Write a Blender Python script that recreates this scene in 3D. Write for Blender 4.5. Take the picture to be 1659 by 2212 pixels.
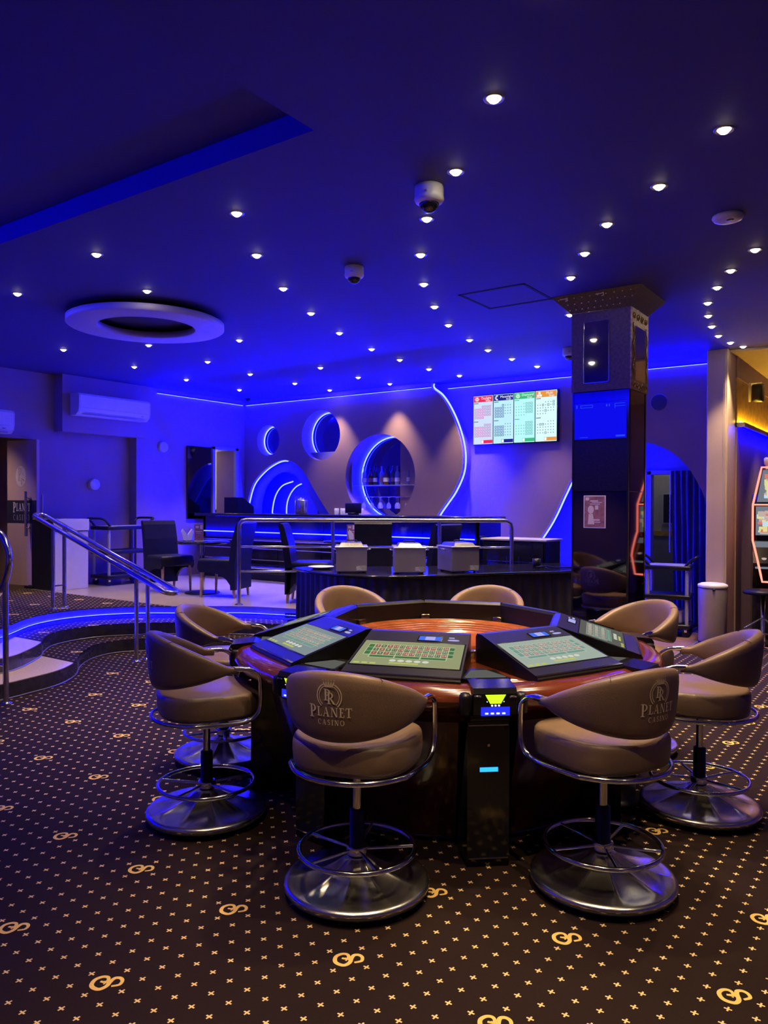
import bpy, bmesh, math, random
from mathutils import Vector, Matrix, Euler
random.seed(7)
PI = math.pi
R = math.radians
scene = bpy.context.scene
for o in list(bpy.data.objects):
    bpy.data.objects.remove(o)
COL = scene.collection

# ------------------------------------------------------------------ camera
cam_d = bpy.data.cameras.new('camera')
cam = bpy.data.objects.new('camera', cam_d)
COL.objects.link(cam)
cam.location = (0, 0, 1.5)
yaw, pitch, roll = R(35.305), R(-0.638), R(0.192)
fw = Vector((-math.sin(yaw)*math.cos(pitch), math.cos(yaw)*math.cos(pitch), math.sin(pitch)))
r0 = Vector((math.cos(yaw), math.sin(yaw), 0))
u0 = r0.cross(fw)
rr = math.cos(roll)*r0 + math.sin(roll)*u0
uu = -math.sin(roll)*r0 + math.cos(roll)*u0
cam.rotation_euler = Matrix((rr, uu, -fw)).transposed().to_euler()
cam_d.sensor_fit = 'VERTICAL'
cam_d.sensor_height = 24.0
cam_d.lens = 1667.5/2212*24.0
cam_d.clip_start = 0.02
scene.camera = cam

# ------------------------------------------------------------------ world, exposure
w = bpy.data.worlds.new('world')
scene.world = w
w.use_nodes = True
w.node_tree.nodes['Background'].inputs[0].default_value = (0.5, 0.45, 0.6, 1)
w.node_tree.nodes['Background'].inputs[1].default_value = 0.004
scene.view_settings.view_transform = 'Standard'
scene.view_settings.look = 'None'
scene.view_settings.gamma = 1
scene.view_settings.exposure = 0.0
scene.view_settings.use_curve_mapping = False
scene.cycles.caustics_reflective = False
scene.cycles.caustics_refractive = False
scene.cycles.max_bounces = 8
scene.cycles.sample_clamp_indirect = 4

SPOT_W = 116.0          # each recessed halogen
LED_S = 260.0           # blue strip emission
LED_C = (0.0, 0.0, 1.0)
WARM = (1.0, 0.74, 0.44)

# ------------------------------------------------------------------ materials
MATS = {}
def mat(name, col, rough=0.5, metal=0.0, noise=0.0, scale=8.0, bump=0.0, bscale=60.0, spec=0.5, coat=0.0, emit=None, es=0.0, trans=0.0, alpha=1.0, sheen=0.0):
    m = bpy.data.materials.new(name)
    m.use_nodes = True
    nt = m.node_tree
    b = nt.nodes['Principled BSDF']
    b.inputs['Base Color'].default_value = (*col, 1)
    b.inputs['Roughness'].default_value = rough
    b.inputs['Metallic'].default_value = metal
    b.inputs['Specular IOR Level'].default_value = spec
    b.inputs['Coat Weight'].default_value = coat
    b.inputs['Coat Roughness'].default_value = 0.08
    b.inputs['Transmission Weight'].default_value = trans
    b.inputs['Alpha'].default_value = alpha
    if sheen: b.inputs['Sheen Weight'].default_value = sheen
    if emit:
        b.inputs['Emission Color'].default_value = (*emit, 1)
        b.inputs['Emission Strength'].default_value = es
    if noise or bump:
        tc = nt.nodes.new('ShaderNodeTexCoord')
    if noise:
        n = nt.nodes.new('ShaderNodeTexNoise'); n.inputs['Scale'].default_value = scale; n.inputs['Detail'].default_value = 5
        nt.links.new(tc.outputs['Object'], n.inputs['Vector'])
        r = nt.nodes.new('ShaderNodeMapRange')
        r.inputs['From Min'].default_value = 0.3; r.inputs['From Max'].default_value = 0.7
        r.inputs['To Min'].default_value = 1-noise; r.inputs['To Max'].default_value = 1+noise
        nt.links.new(n.outputs['Fac'], r.inputs['Value'])
        mx = nt.nodes.new('ShaderNodeVectorMath'); mx.operation = 'SCALE'
        mx.inputs[0].default_value = col
        nt.links.new(r.outputs['Result'], mx.inputs['Scale'])
        nt.links.new(mx.outputs['Vector'], b.inputs['Base Color'])
    if bump:
        n2 = nt.nodes.new('ShaderNodeTexNoise'); n2.inputs['Scale'].default_value = bscale; n2.inputs['Detail'].default_value = 3
        nt.links.new(tc.outputs['Object'], n2.inputs['Vector'])
        bp = nt.nodes.new('ShaderNodeBump'); bp.inputs['Strength'].default_value = bump; bp.inputs['Distance'].default_value = 0.01
        nt.links.new(n2.outputs['Fac'], bp.inputs['Height'])
        nt.links.new(bp.outputs['Normal'], b.inputs['Normal'])
    MATS[name] = m
    return m
def emat(name, col, s):
    m = bpy.data.materials.new(name); m.use_nodes = True
    nt = m.node_tree; nt.nodes.clear()
    e = nt.nodes.new('ShaderNodeEmission'); e.inputs[0].default_value = (*col, 1); e.inputs[1].default_value = s
    o = nt.nodes.new('ShaderNodeOutputMaterial'); nt.links.new(e.outputs[0], o.inputs[0])
    MATS[name] = m
    return m

mat('chrome', (0.90, 0.88, 0.85), 0.12, 1.0, bump=0.02, bscale=30)
mat('steel', (0.62, 0.60, 0.58), 0.26, 1.0, noise=0.12, scale=14, bump=0.03, bscale=200)
mat('warmer_steel', (0.52, 0.47, 0.44), 0.30, 0.72, noise=0.08, scale=5)
mat('brushed', (0.55, 0.53, 0.52), 0.30, 1.0)
mat('leather', (0.225, 0.142, 0.088), 0.40, noise=0.12, scale=7, bump=0.10, bscale=220, spec=0.5)
mat('gold_print', (1.0, 0.84, 0.50), 0.45, 0.0)
mat('dish_chrome', (0.84, 0.81, 0.74), 0.24, 1.0, bump=0.04, bscale=12)
mat('black_gloss', (0.012, 0.011, 0.013), 0.12, spec=0.6, noise=0.1)
mat('black_plastic', (0.012, 0.0115, 0.013), 0.33, noise=0.15, bump=0.04, bscale=300, spec=0.35)
mat('rubber', (0.015, 0.015, 0.016), 0.6)
mat('mahogany', (0.16, 0.033, 0.012), 0.16, noise=0.35, scale=6, coat=0.7)
mat('mahogany_dark', (0.10, 0.020, 0.010), 0.20, noise=0.3, scale=4, coat=0.6)
mat('wheel_wood', (0.30, 0.078, 0.020), 0.16, noise=0.25, scale=9, coat=0.6)
mat('brass', (0.80, 0.56, 0.22), 0.18, 1.0)
mat('wall_taupe', (0.32, 0.205, 0.158), 0.62, noise=0.07, scale=2.2, bump=0.05, bscale=90)
mat('wall_side', (0.33, 0.22, 0.25), 0.65, noise=0.05, scale=2.5, bump=0.05, bscale=90)
mat('ceiling_paint', (0.060, 0.045, 0.23), 0.7, noise=0.04, scale=1.5)
mat('ceiling_hatch', (0.008, 0.008, 0.012), 0.8, noise=0.05)
mat('beige', (0.55, 0.43, 0.31), 0.6, noise=0.05, scale=3)
mat('column_beige', (0.62, 0.46, 0.34), 0.55, noise=0.05, scale=3)
mat('gold_wall', (0.62, 0.40, 0.06), 0.45, noise=0.25, scale=12, bump=0.2, bscale=25)
mat('white_plastic', (0.80, 0.78, 0.76), 0.35, noise=0.03)
mat('white_paint', (0.72, 0.68, 0.66), 0.45, noise=0.03)
mat('grey_plastic', (0.42, 0.40, 0.39), 0.4, noise=0.05)
mat('tile', (0.35, 0.285, 0.235), 0.22, noise=0.06, scale=3)
mat('terrazzo', (0.64, 0.50, 0.36), 0.30, noise=0.18, scale=70)
mat('riser', (0.055, 0.048, 0.045), 0.13, noise=0.25, scale=20)
mat('riser_steel', (0.28, 0.25, 0.24), 0.35, 0.6, noise=0.1, scale=20)
mat('wood_floor', (0.26, 0.14, 0.10), 0.35, noise=0.2, scale=10)
mat('wood_leg', (0.45, 0.27, 0.13), 0.4, noise=0.2, scale=25)
mat('fabric_dark', (0.010, 0.010, 0.016), 0.45, noise=0.15, scale=14, bump=0.06, bscale=300, spec=0.18)
mat('skirt', (0.022, 0.020, 0.030), 0.55, noise=0.2, scale=6)
mat('paper', (0.85, 0.83, 0.82), 0.6)
mat('menu', (0.34, 0.14, 0.13), 0.5, noise=0.35, scale=30)
mat('mirror', (0.62, 0.60, 0.66), 0.03, 1.0)
mat('mirror_dark', (0.16, 0.135, 0.15), 0.035, 1.0)
mat('mirror_blue', (0.14, 0.14, 0.72), 0.05, 1.0)  # blue light inside the niches put into the mirror tint
mat('niche_blue_glow', (0.20, 0.19, 0.52), 0.5, noise=0.03)  # blue strip glow put into the colour of reveals, arch and alcove
mat('pillar_pattern', (0.155, 0.098, 0.080), 0.42, 0.1, noise=0.25, scale=45, bump=0.35, bscale=60)
mat('pillar_gold', (0.50, 0.34, 0.16), 0.30, 0.75, noise=0.45, scale=45, bump=0.6, bscale=60)
mat('crown_panel', (0.115, 0.085, 0.062), 0.35, 0.3, noise=0.3, scale=60)
mat('pillar_texture', (0.008, 0.006, 0.009), 0.30, noise=0.5, scale=60, bump=0.12, bscale=60, spec=0.3)
mat('door_skin', (0.60, 0.41, 0.32), 0.45, noise=0.04, scale=2)
mat('door_band', (0.030, 0.028, 0.050), 0.35)
mat('door_logo', (0.78, 0.66, 0.56), 0.4)
mat('bottle_green', (0.02, 0.05, 0.03), 0.08, spec=0.7)
mat('bottle_amber', (0.10, 0.04, 0.015), 0.08, spec=0.7)
mat('bottle_clear', (0.45, 0.5, 0.6), 0.06, spec=0.8, alpha=0.55)
mat('glass', (0.9, 0.93, 1.0), 0.03, spec=0.8, alpha=0.30)
mat('dome', (0.015, 0.015, 0.018), 0.05, spec=0.8)
mat('speaker_cloth', (0.05, 0.045, 0.09), 0.7)
mat('speaker_white', (0.66, 0.64, 0.64), 0.5)
mat('curtain', (0.10, 0.10, 0.30), 0.7, noise=0.1)
mat('pale_wall', (0.62, 0.62, 0.55), 0.6, noise=0.04)
mat('grey_wall', (0.30, 0.32, 0.36), 0.6, noise=0.04)
mat('bin', (0.55, 0.46, 0.40), 0.36, 0.25, noise=0.04)
mat('yarn', (0.90, 0.58, 0.15), 0.85, noise=0.15, scale=200)
mat('nosing', (0.62, 0.58, 0.55), 0.3, 0.8)
emat('led_blue', LED_C, LED_S)
emat('led_core', LED_C, 1150.0)
emat('blown_core', (0.62, 0.80, 1.0), 1.1)  # overexposed core of the blue strips, put in as a pale glow
emat('led_dim', LED_C, 380.0)
emat('halogen', (1.0, 0.84, 0.58), 30.0)
emat('led_gold', (1.0, 0.58, 0.04), 60.0)
emat('led_red', (1.0, 0.20, 0.14), 2.6)
emat('led_green', (0.2, 1.0, 0.55), 2.2)
emat('arrow_yellow', (0.62, 1.0, 0.02), 1.25)
emat('acceptor_blue', (0.02, 0.03, 1.0), 1.2)
emat('slot_cyan', (0.02, 0.28, 1.0), 2.4)
emat('pin_white', (0.8, 0.85, 1.0), 1.6)
emat('screen_green', (0.30, 0.32, 0.17), 1.0)
emat('screen_teal', (0.35, 0.42, 0.36), 1.0)
emat('screen_grey', (0.22, 0.27, 0.29), 1.0)
emat('screen_dim', (0.11, 0.11, 0.10), 1.0)
emat('grid_line', (0.58, 0.75, 0.42), 1.0)
emat('cell_red', (0.36, 0.10, 0.08), 1.0)
emat('cell_dark', (0.13, 0.15, 0.075), 1.0)
emat('cell_green', (0.06, 0.17, 0.07), 1.0)
emat('wash_red', (0.40, 0.26, 0.22), 1.0)
emat('wash_dark', (0.22, 0.28, 0.24), 1.0)
emat('wash_green', (0.18, 0.32, 0.25), 1.0)
emat('wash_line', (0.50, 0.60, 0.52), 1.0)
emat('chip_white', (0.62, 0.66, 0.55), 1.0)
emat('bar_yellow', (0.50, 0.52, 0.12), 1.0)
emat('lcd_blue', (0.06, 0.14, 0.72), 1.2)
emat('lcd_lilac', (0.42, 0.42, 0.85), 1.0)
emat('lit_pad', (0.5, 0.48, 0.9), 0.9)
emat('tv_paper', (0.52, 0.84, 1.0), 1.05)
emat('tv_paper_pink', (0.62, 0.74, 1.0), 1.05)
emat('tv_paper_mint', (0.48, 0.93, 0.97), 1.05)
emat('tv_paper_cream', (0.70, 0.98, 1.0), 1.05)
emat('tv_red', (0.85, 0.03, 0.12), 1.0)
emat('tv_navy', (0.015, 0.02, 0.30), 1.0)
emat('tv_green', (0.05, 0.52, 0.22), 1.0)
emat('tv_orange', (0.85, 0.32, 0.06), 1.0)
emat('tv_pink', (0.62, 0.10, 0.42), 1.0)
emat('tv_ink', (0.10, 0.16, 0.22), 1.0)
emat('tv_teal', (0.12, 0.45, 0.42), 1.0)
emat('tv_white', (0.95, 0.95, 1.0), 1.1)
emat('screen_blue', (0.004, 0.004, 0.85), 1.0)
emat('screen_blue2', (0.02, 0.06, 0.9), 1.0)
emat('lamp_panel', (1.0, 0.86, 0.55), 3.2)
emat('slot_a', (0.55, 0.42, 0.38), 1.0)
emat('slot_b', (0.75, 0.70, 0.30), 1.0)
emat('slot_c', (0.70, 0.20, 0.16), 1.0)
emat('slot_d', (0.18, 0.20, 0.24), 1.0)
emat('slot_e', (0.55, 0.72, 0.85), 1.0)

# carpet: dark brown pile with small woven crosses on a square lattice
def carpet_mat():
    m = bpy.data.materials.new('carpet'); m.use_nodes = True
    nt = m.node_tree; b = nt.nodes['Principled BSDF']; L = nt.links
    b.inputs['Roughness'].default_value = 0.95
    b.inputs['Specular IOR Level'].default_value = 0.15
    tc = nt.nodes.new('ShaderNodeTexCoord')
    sp = nt.nodes.new('ShaderNodeSeparateXYZ'); L.new(tc.outputs['Object'], sp.inputs[0])
    def mt(op, a, bb=None):
        n = nt.nodes.new('ShaderNodeMath'); n.operation = op
        for i, v in enumerate((a, bb)):
            if v is None: continue
            if isinstance(v, (int, float)): n.inputs[i].default_value = v
            else: L.new(v, n.inputs[i])
        return n.outputs[0]
    S = 0.0767
    def cell(out, o):
        v = mt('DIVIDE', mt('SUBTRACT', out, o), S)
        v = mt('FRACT', mt('ADD', v, 100.5))
        return mt('ABSOLUTE', mt('MULTIPLY', mt('SUBTRACT', v, 0.5), S))
    ux = cell(sp.outputs[0], -2.089); vy = cell(sp.outputs[1], 1.457)
    def lt(a, t): return mt('LESS_THAN', a, t)
    c1 = mt('MULTIPLY', lt(ux, 0.0115), lt(vy, 0.0028))
    c2 = mt('MULTIPLY', lt(ux, 0.0028), lt(vy, 0.0115))
    fac = mt('MAXIMUM', c1, c2)
    n = nt.nodes.new('ShaderNodeTexNoise'); n.inputs['Scale'].default_value = 260; L.new(tc.outputs['Object'], n.inputs['Vector'])
    n3 = nt.nodes.new('ShaderNodeTexNoise'); n3.inputs['Scale'].default_value = 1.7; n3.inputs['Detail'].default_value = 4; L.new(tc.outputs['Object'], n3.inputs['Vector'])
    mx0 = nt.nodes.new('ShaderNodeMix'); mx0.data_type = 'RGBA'
    mx0.inputs[6].default_value = (0.012, 0.0058, 0.0048, 1); mx0.inputs[7].default_value = (0.031, 0.016, 0.0125, 1)
    L.new(mt('ADD', mt('MULTIPLY', n.outputs['Fac'], 0.6), mt('MULTIPLY', n3.outputs['Fac'], 0.4)), mx0.inputs[0])
    mx = nt.nodes.new('ShaderNodeMix'); mx.data_type = 'RGBA'
    L.new(fac, mx.inputs[0]); L.new(mx0.outputs[2], mx.inputs[6]); mx.inputs[7].default_value = (0.90, 0.64, 0.30, 1)
    L.new(mx.outputs[2], b.inputs['Base Color'])
    bp = nt.nodes.new('ShaderNodeBump'); bp.inputs['Strength'].default_value = 0.35; bp.inputs['Distance'].default_value = 0.004
    L.new(n.outputs['Fac'], bp.inputs['Height']); L.new(bp.outputs[0], b.inputs['Normal'])
    MATS['carpet'] = m
carpet_mat()

# ------------------------------------------------------------------ mesh helpers
class MB:
    def __init__(s):
        s.v = []; s.f = []; s.sm = []
    def add(s, vs, fs, smooth=False):
        o = len(s.v)
        s.v.extend([tuple(p) for p in vs])
        for f in fs:
            s.f.append(tuple(i+o for i in f)); s.sm.append(smooth)
        return s
    def box(s, x0, x1, y0, y1, z0, z1, M=None):
        vs = [Vector(p) for p in ((x0,y0,z0),(x1,y0,z0),(x1,y1,z0),(x0,y1,z0),(x0,y0,z1),(x1,y0,z1),(x1,y1,z1),(x0,y1,z1))]
        if M is not None: vs = [M @ p for p in vs]
        return s.add(vs, [(0,3,2,1),(4,5,6,7),(0,1,5,4),(1,2,6,5),(2,3,7,6),(3,0,4,7)])
    def rbox(s, x0, x1, y0, y1, z0, z1, r=0.01, seg=2, M=None, smooth=True):
        bm = bmesh.new(); bmesh.ops.create_cube(bm, size=1)
        for v in bm.verts:
            v.co = Vector(((x0+x1)/2+v.co.x*(x1-x0), (y0+y1)/2+v.co.y*(y1-y0), (z0+z1)/2+v.co.z*(z1-z0)))
        bmesh.ops.bevel(bm, geom=bm.edges[:], offset=r, segments=seg, affect='EDGES', profile=0.5)
        bm.verts.index_update()
        vs = [(M @ v.co) if M is not None else v.co.copy() for v in bm.verts]
        fs = [[v.index for v in f.verts] for f in bm.faces]
        bm.free()
        return s.add(vs, fs, smooth)
    def lathe(s, prof, n=32, c=(0,0,0), smooth=True, M=None, a0=0, a1=2*PI, mod=None):
        full = abs(a1-a0-2*PI) < 1e-6
        cols = n if full else n+1
        vs = []
        for i in range(cols):
            a = a0+(a1-a0)*i/n
            for (r, z) in prof:
                if mod: r, z = mod(r, z, a)
                p = Vector((c[0]+r*math.cos(a), c[1]+r*math.sin(a), c[2]+z))
                vs.append(M @ p if M is not None else p)
        k = len(prof); fs = []
        for i in range(n):
            j = (i+1) % cols
            for q in range(k-1):
                fs.append((i*k+q, j*k+q, j*k+q+1, i*k+q+1))
        return s.add(vs, fs, smooth)
    def cyl(s, c, r, z0, z1, n=20, r2=None, M=None, smooth=True):
        r2 = r if r2 is None else r2
        s.lathe([(r, z0), (r2, z1)], n, c, smooth, M)
        vs = []; 
        for z, q in ((z0, r), (z1, r2)):
            for i in range(n):
                a = 2*PI*i/n; p = Vector((c[0]+q*math.cos(a), c[1]+q*math.sin(a), c[2]+z)); vs.append(M @ p if M is not None else p)
        return s.add(vs, [tuple(range(n-1, -1, -1)), tuple(range(n, 2*n))])
    def tube(s, path, r, n=8, closed=False, caps=True, smooth=True):
        P = [Vector(p) for p in path]; m = len(P)
        T = []
        for i in range(m):
            a = P[i-1] if (i > 0 or closed) else P[i]; b = P[(i+1) % m] if (i < m-1 or closed) else P[i]
            T.append((b-a).normalized())
        up = Vector((0,0,1)) if abs(T[0].z) < 0.9 else Vector((1,0,0))
        N = (up - T[0]*up.dot(T[0])).normalized(); vs = []
        for i in range(m):
            N = (N - T[i]*N.dot(T[i]))
            if N.length < 1e-6: N = T[i].orthogonal()
            N.normalize(); B = T[i].cross(N)
            rad = r(i/(m-1)) if callable(r) else r
            for k in range(n):
                a = 2*PI*k/n; vs.append(P[i]+(N*math.cos(a)+B*math.sin(a))*rad)
        fs = []
        for i in range(m if closed else m-1):
            j = (i+1) % m
            for k in range(n): fs.append((i*n+k, i*n+(k+1) % n, j*n+(k+1) % n, j*n+k))
        s.add(vs, fs, smooth)
        if caps and not closed:
            s.add(vs[:n], [tuple(range(n-1, -1, -1))]); s.add(vs[-n:], [tuple(range(n))])
        return s
    def prism(s, poly, a, b, f=None, smooth=False):
        """polygon (u,v) extruded between w=a and w=b; f maps (u,v,w) to xyz"""
        f = f or (lambda u, v, w: (u, v, w)); n = len(poly)
        area = sum(poly[i][0]*poly[(i+1) % n][1]-poly[(i+1) % n][0]*poly[i][1] for i in range(n))
        if area < 0: poly = poly[::-1]
        vs = [f(u, v, a) for u, v in poly]+[f(u, v, b) for u, v in poly]
        s.add(vs, [tuple(range(n-1, -1, -1)), tuple(range(n, 2*n))])
        s.add(vs, [(i, (i+1) % n, n+(i+1) % n, n+i) for i in range(n)], smooth)
        return s
    def poly(s, pts):
        return s.add(pts, [tuple(range(len(pts)))])
    def mesh(s, name, m):
        me = bpy.data.meshes.new(name)
        me.from_pydata(s.v, [], s.f)
        me.polygons.foreach_set('use_smooth', s.sm)
        me.update()
        if m: me.materials.append(MATS[m])
        return me
    def build(s, name, m, parent=None, loc=(0,0,0), rz=0.0, **kw):
        return link(name, s.mesh(name, m), parent, loc, rz, **kw)

def link(name, me, parent=None, loc=(0,0,0), rz=0.0, label=None, cat=None, group=None, kind=None):
    o = bpy.data.objects.new(name, me); COL.objects.link(o)
    o.location = loc; o.rotation_euler = (0, 0, rz)
    if parent is not None: o.parent = parent
    tag(o, label, cat, group, kind)
    return o
def tag(o, label=None, cat=None, group=None, kind=None):
    if label: o['label'] = label
    if cat: o['category'] = cat
    if group: o['group'] = group
    if kind: o['kind'] = kind
    return o
def thing(name, label, cat, loc=(0,0,0), rz=0.0, group=None):
    return link(name, None, None, loc, rz, label, cat, group)
def copy_tree(o, parent=None):
    c = o.copy(); COL.objects.link(c)
    if parent is not None: c.parent = parent
    for ch in KIDS(o): copy_tree(ch, c)
    return c
def KIDS(o): return [x for x in list(COL.objects) if x.parent is o]
def struct(name, b, m): return b.build(name, m, kind='structure')
def catmull(pts, k=8, closed=False):
    P = [Vector(p) for p in pts]; n = len(P); out = []
    rng = n if closed else n-1
    for i in range(rng):
        p0 = P[i-1] if (i > 0 or closed) else P[0]*2-P[1]
        p1 = P[i]; p2 = P[(i+1) % n]
        p3 = P[(i+2) % n] if (i+2 < n or closed) else p2*2-p1
        for q in range(k):
            t = q/k
            out.append(0.5*((2*p1)+(p2-p0)*t+(2*p0-5*p1+4*p2-p3)*t*t+(3*p1-p0-3*p2+p3)*t**3))
    if not closed: out.append(P[-1])
    return out
def arc(cx, cy, rx, ry, a0, a1, n=24):
    return [(cx+rx*math.cos(R(a0+(a1-a0)*i/n)), cy+ry*math.sin(R(a0+(a1-a0)*i/n))) for i in range(n+1)]
def clip(poly, axis, val, keep_gt):
    out = []; n = len(poly)
    ins = (lambda p: p[axis] >= val) if keep_gt else (lambda p: p[axis] <= val)
    for i in range(n):
        a, b = poly[i], poly[(i+1) % n]
        ia, ib = ins(a), ins(b)
        if ia: out.append(tuple(a[:2]))
        if ia != ib:
            t = (val-a[axis])/(b[axis]-a[axis]); out.append((a[0]+(b[0]-a[0])*t, a[1]+(b[1]-a[1])*t))
    return out
def holed(name, outline, holes, y0, y1, m):
    """wall slab in the XZ plane with holes, from Y=y0 (front) to y1 (back)"""
    cu = bpy.data.curves.new('tmp', 'CURVE'); cu.dimensions = '2D'; cu.fill_mode = 'BOTH'; cu.extrude = (y1-y0)/2
    for pts in [outline]+holes:
        sp = cu.splines.new('POLY'); sp.points.add(len(pts)-1); sp.use_cyclic_u = True
        for i, p in enumerate(pts): sp.points[i].co = (p[0], p[1], 0, 1)
    ob = bpy.data.objects.new('tmp', cu); COL.objects.link(ob)
    dg = bpy.context.evaluated_depsgraph_get(); dg.update()
    me = bpy.data.meshes.new_from_object(ob.evaluated_get(dg))
    bpy.data.objects.remove(ob); bpy.data.curves.remove(cu)
    me.name = name
    ym = (y0+y1)/2
    for v in me.vertices:
        x, z, t = v.co; v.co = (x, ym-t, z)
    me.materials.clear(); me.materials.append(MATS[m])
    return me
def text_mesh(s, size, m, align='CENTER', ext=0.0):
    cu = bpy.data.curves.new('tmp', 'FONT'); cu.body = s; cu.size = size; cu.align_x = align; cu.align_y = 'CENTER'; cu.resolution_u = 3; cu.extrude = ext
    ob = bpy.data.objects.new('tmp', cu); COL.objects.link(ob)
    dg = bpy.context.evaluated_depsgraph_get(); dg.update()
    me = bpy.data.meshes.new_from_object(ob.evaluated_get(dg))
    bpy.data.objects.remove(ob); bpy.data.curves.remove(cu)
    me.materials.clear(); me.materials.append(MATS[m])
    return me

# serif capitals as little polygons, height 1
def qd(x0, y0, x1, y1): return [(x0,y0),(x1,y0),(x1,y1),(x0,y1)]
def band(cx, cy, ro, rio, a0, a1, n=14):
    out = []
    for i in range(n):
        t0 = R(a0+(a1-a0)*i/n); t1 = R(a0+(a1-a0)*(i+1)/n)
        out.append([(cx+ro[0]*math.cos(t0), cy+ro[1]*math.sin(t0)), (cx+ro[0]*math.cos(t1), cy+ro[1]*math.sin(t1)),
                    (cx+rio[0]*math.cos(t1), cy+rio[1]*math.sin(t1)), (cx+rio[0]*math.cos(t0), cy+rio[1]*math.sin(t0))])
    return out
GL = {
 'P': (0.66, [qd(.13,0,.29,1), qd(.02,0,.42,.06), qd(.02,.94,.3,1)]+band(.29,.71,(.35,.29),(.19,.23),-90,90)),
 'L': (0.62, [qd(.13,0,.29,1), qd(.02,.94,.42,1), qd(.02,0,.55,.07), [(.5,0),(.58,0),(.62,.26),(.57,.26)]]),
 'A': (0.84, [[(.08,0),(.15,0),(.43,1),(.38,1)], [(.55,0),(.74,0),(.46,1),(.36,1)], qd(.24,.30,.60,.37), qd(0,0,.24,.05), qd(.46,0,.84,.05)]),
 'N': (0.86, [qd(.11,0,.18,1), qd(.68,0,.75,1), [(.60,0),(.75,0),(.26,1),(.08,1)], qd(0,.95,.24,1), qd(0,0,.29,.05), qd(.57,.95,.86,1)]),
 'E': (0.62, [qd(.11,0,.27,1), qd(.0,0,.52,.07), qd(.0,.93,.5,1), qd(.27,.47,.44,.54), [(.47,0),(.56,0),(.6,.24),(.55,.24)], [(.46,1),(.54,1),(.54,.78),(.5,.78)], qd(.41,.40,.45,.61)]),
 'T': (0.72, [qd(.28,0,.44,1), qd(.15,0,.57,.06), qd(.04,.92,.68,1), [(.0,.74),(.05,.74),(.1,1),(.03,1)], [(.62,1),(.69,1),(.72,.74),(.67,.74)]]),
 'C': (0.76, band(.42,.5,(.40,.52),(.26,.44),50,310,20)+[qd(.66,.66,.71,.98)]),
 'S': (0.58, band(.29,.735,(.25,.285),(.12,.20),20,270,16)+band(.29,.265,(.27,.285),(.14,.20),90,-160,16)),
 'I': (0.40, [qd(.12,0,.28,1), qd(.0,0,.40,.06), qd(.0,.94,.40,1)]),
 'O': (0.90, band(.44,.5,(.43,.52),(.28,.45),0,360,26)),
 'R': (0.80, [qd(.13,0,.29,1), qd(.02,0,.40,.06), qd(.02,.94,.3,1)]+band(.29,.73,(.33,.27),(.18,.21),-90,90)+[[(.30,.48),(.46,.48),(.80,0),(.60,0)], qd(.58,0,.84,.05)]),
 ' ': (0.4, []),
}
def serif(s, h, x=0.0, y=0.0, gap=0.08, big=None, center=True):
    out = []; cx = 0.0
    for i, ch in enumerate(s):
        wd, polys = GL[ch]; k = h*(big if (big and i == 0) else 1.0); dy = -(k-h)*0.55 if (big and i == 0) else 0
        for p in polys: out.append([(cx+a*k, b*k+dy) for a, b in p])
        cx += wd*k+gap*h
    cx -= gap*h
    ox = x-(cx/2 if center else 0)
    return [[(a+ox, b+y) for a, b in p] for p in out], cx
def logo_polys(ring=True):
    """crowned PR in a broken double ring above PLANET / CASINO; about 0.17 m wide, origin at its middle"""
    out = []
    for ro, wd in ((0.050, 0.0042), (0.0410, 0.0030)):
        out += band(0, 0.035, (ro, ro), (ro-wd, ro-wd), 118, 228, 18)
        out += band(0, 0.035, (ro, ro), (ro-wd, ro-wd), 62, -48, 18)
    out += serif('P', 0.042, -0.008, 0.020)[0]
    out += serif('R', 0.042, 0.007, 0.008)[0]
    out += [qd(-.017, .068, .017, .076)]
    for k in range(5):
        x = -.017+k*.0085; out.append([(x-.004, .076), (x+.004, .076), (x*1.25, .090)]); out += [qd(x*1.28-.0016, .092, x*1.28+.0016, .0952)]
    a, wd = serif('PLANET', 0.034, 0, -0.038, gap=0.10, big=1.38); out += a
    a, wd = serif('CASINO', 0.0190, 0.004, -0.068, gap=0.26); out += a
    return out

def led(path, r, label, m='led_core', off=(0,0,0), closed=False, core=True, k=0.62):
    """blue strip with its overexposed white core added as a pale tube"""
    b = MB(); b.tube(path, r, 6, closed=closed)
    o = b.build('led_strip', m, label=label, cat='light strip')
    if core:
        b = MB(); b.tube([(p[0]+off[0], p[1]+off[1], p[2]+off[2]) for p in path], r*k, 6, closed=closed); b.build('bright_core', 'blown_core', o)
    return o
# ================================================================== STRUCTURE
ZC = 3.2
K = 0.976
def bw(x, z): return (x*K, 1.5+(z-1.5)*K)
YP, YT = 9.22, 9.45            # stepped-out bar panel, recessed wall behind it
XL, XL2 = -9.40, -9.56         # left wall: projecting part and set-back part

# --- floor
fl = MB(); fl.box(-11.5, 3.0, -3.2, 13.2, -0.1, 0.0)
floor = struct('floor', fl, 'carpet')
wf = MB(); wf.box(-4.2, -2.066, 6.6, 9.45, 0.0, 0.004)
wf.build('wood_strip', 'wood_floor', floor)
wb = MB(); wb.box(-2.07, -2.045, 6.6, 9.1, 0.0, 0.008); wb.build('metal_edging', 'nosing', floor)

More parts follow.
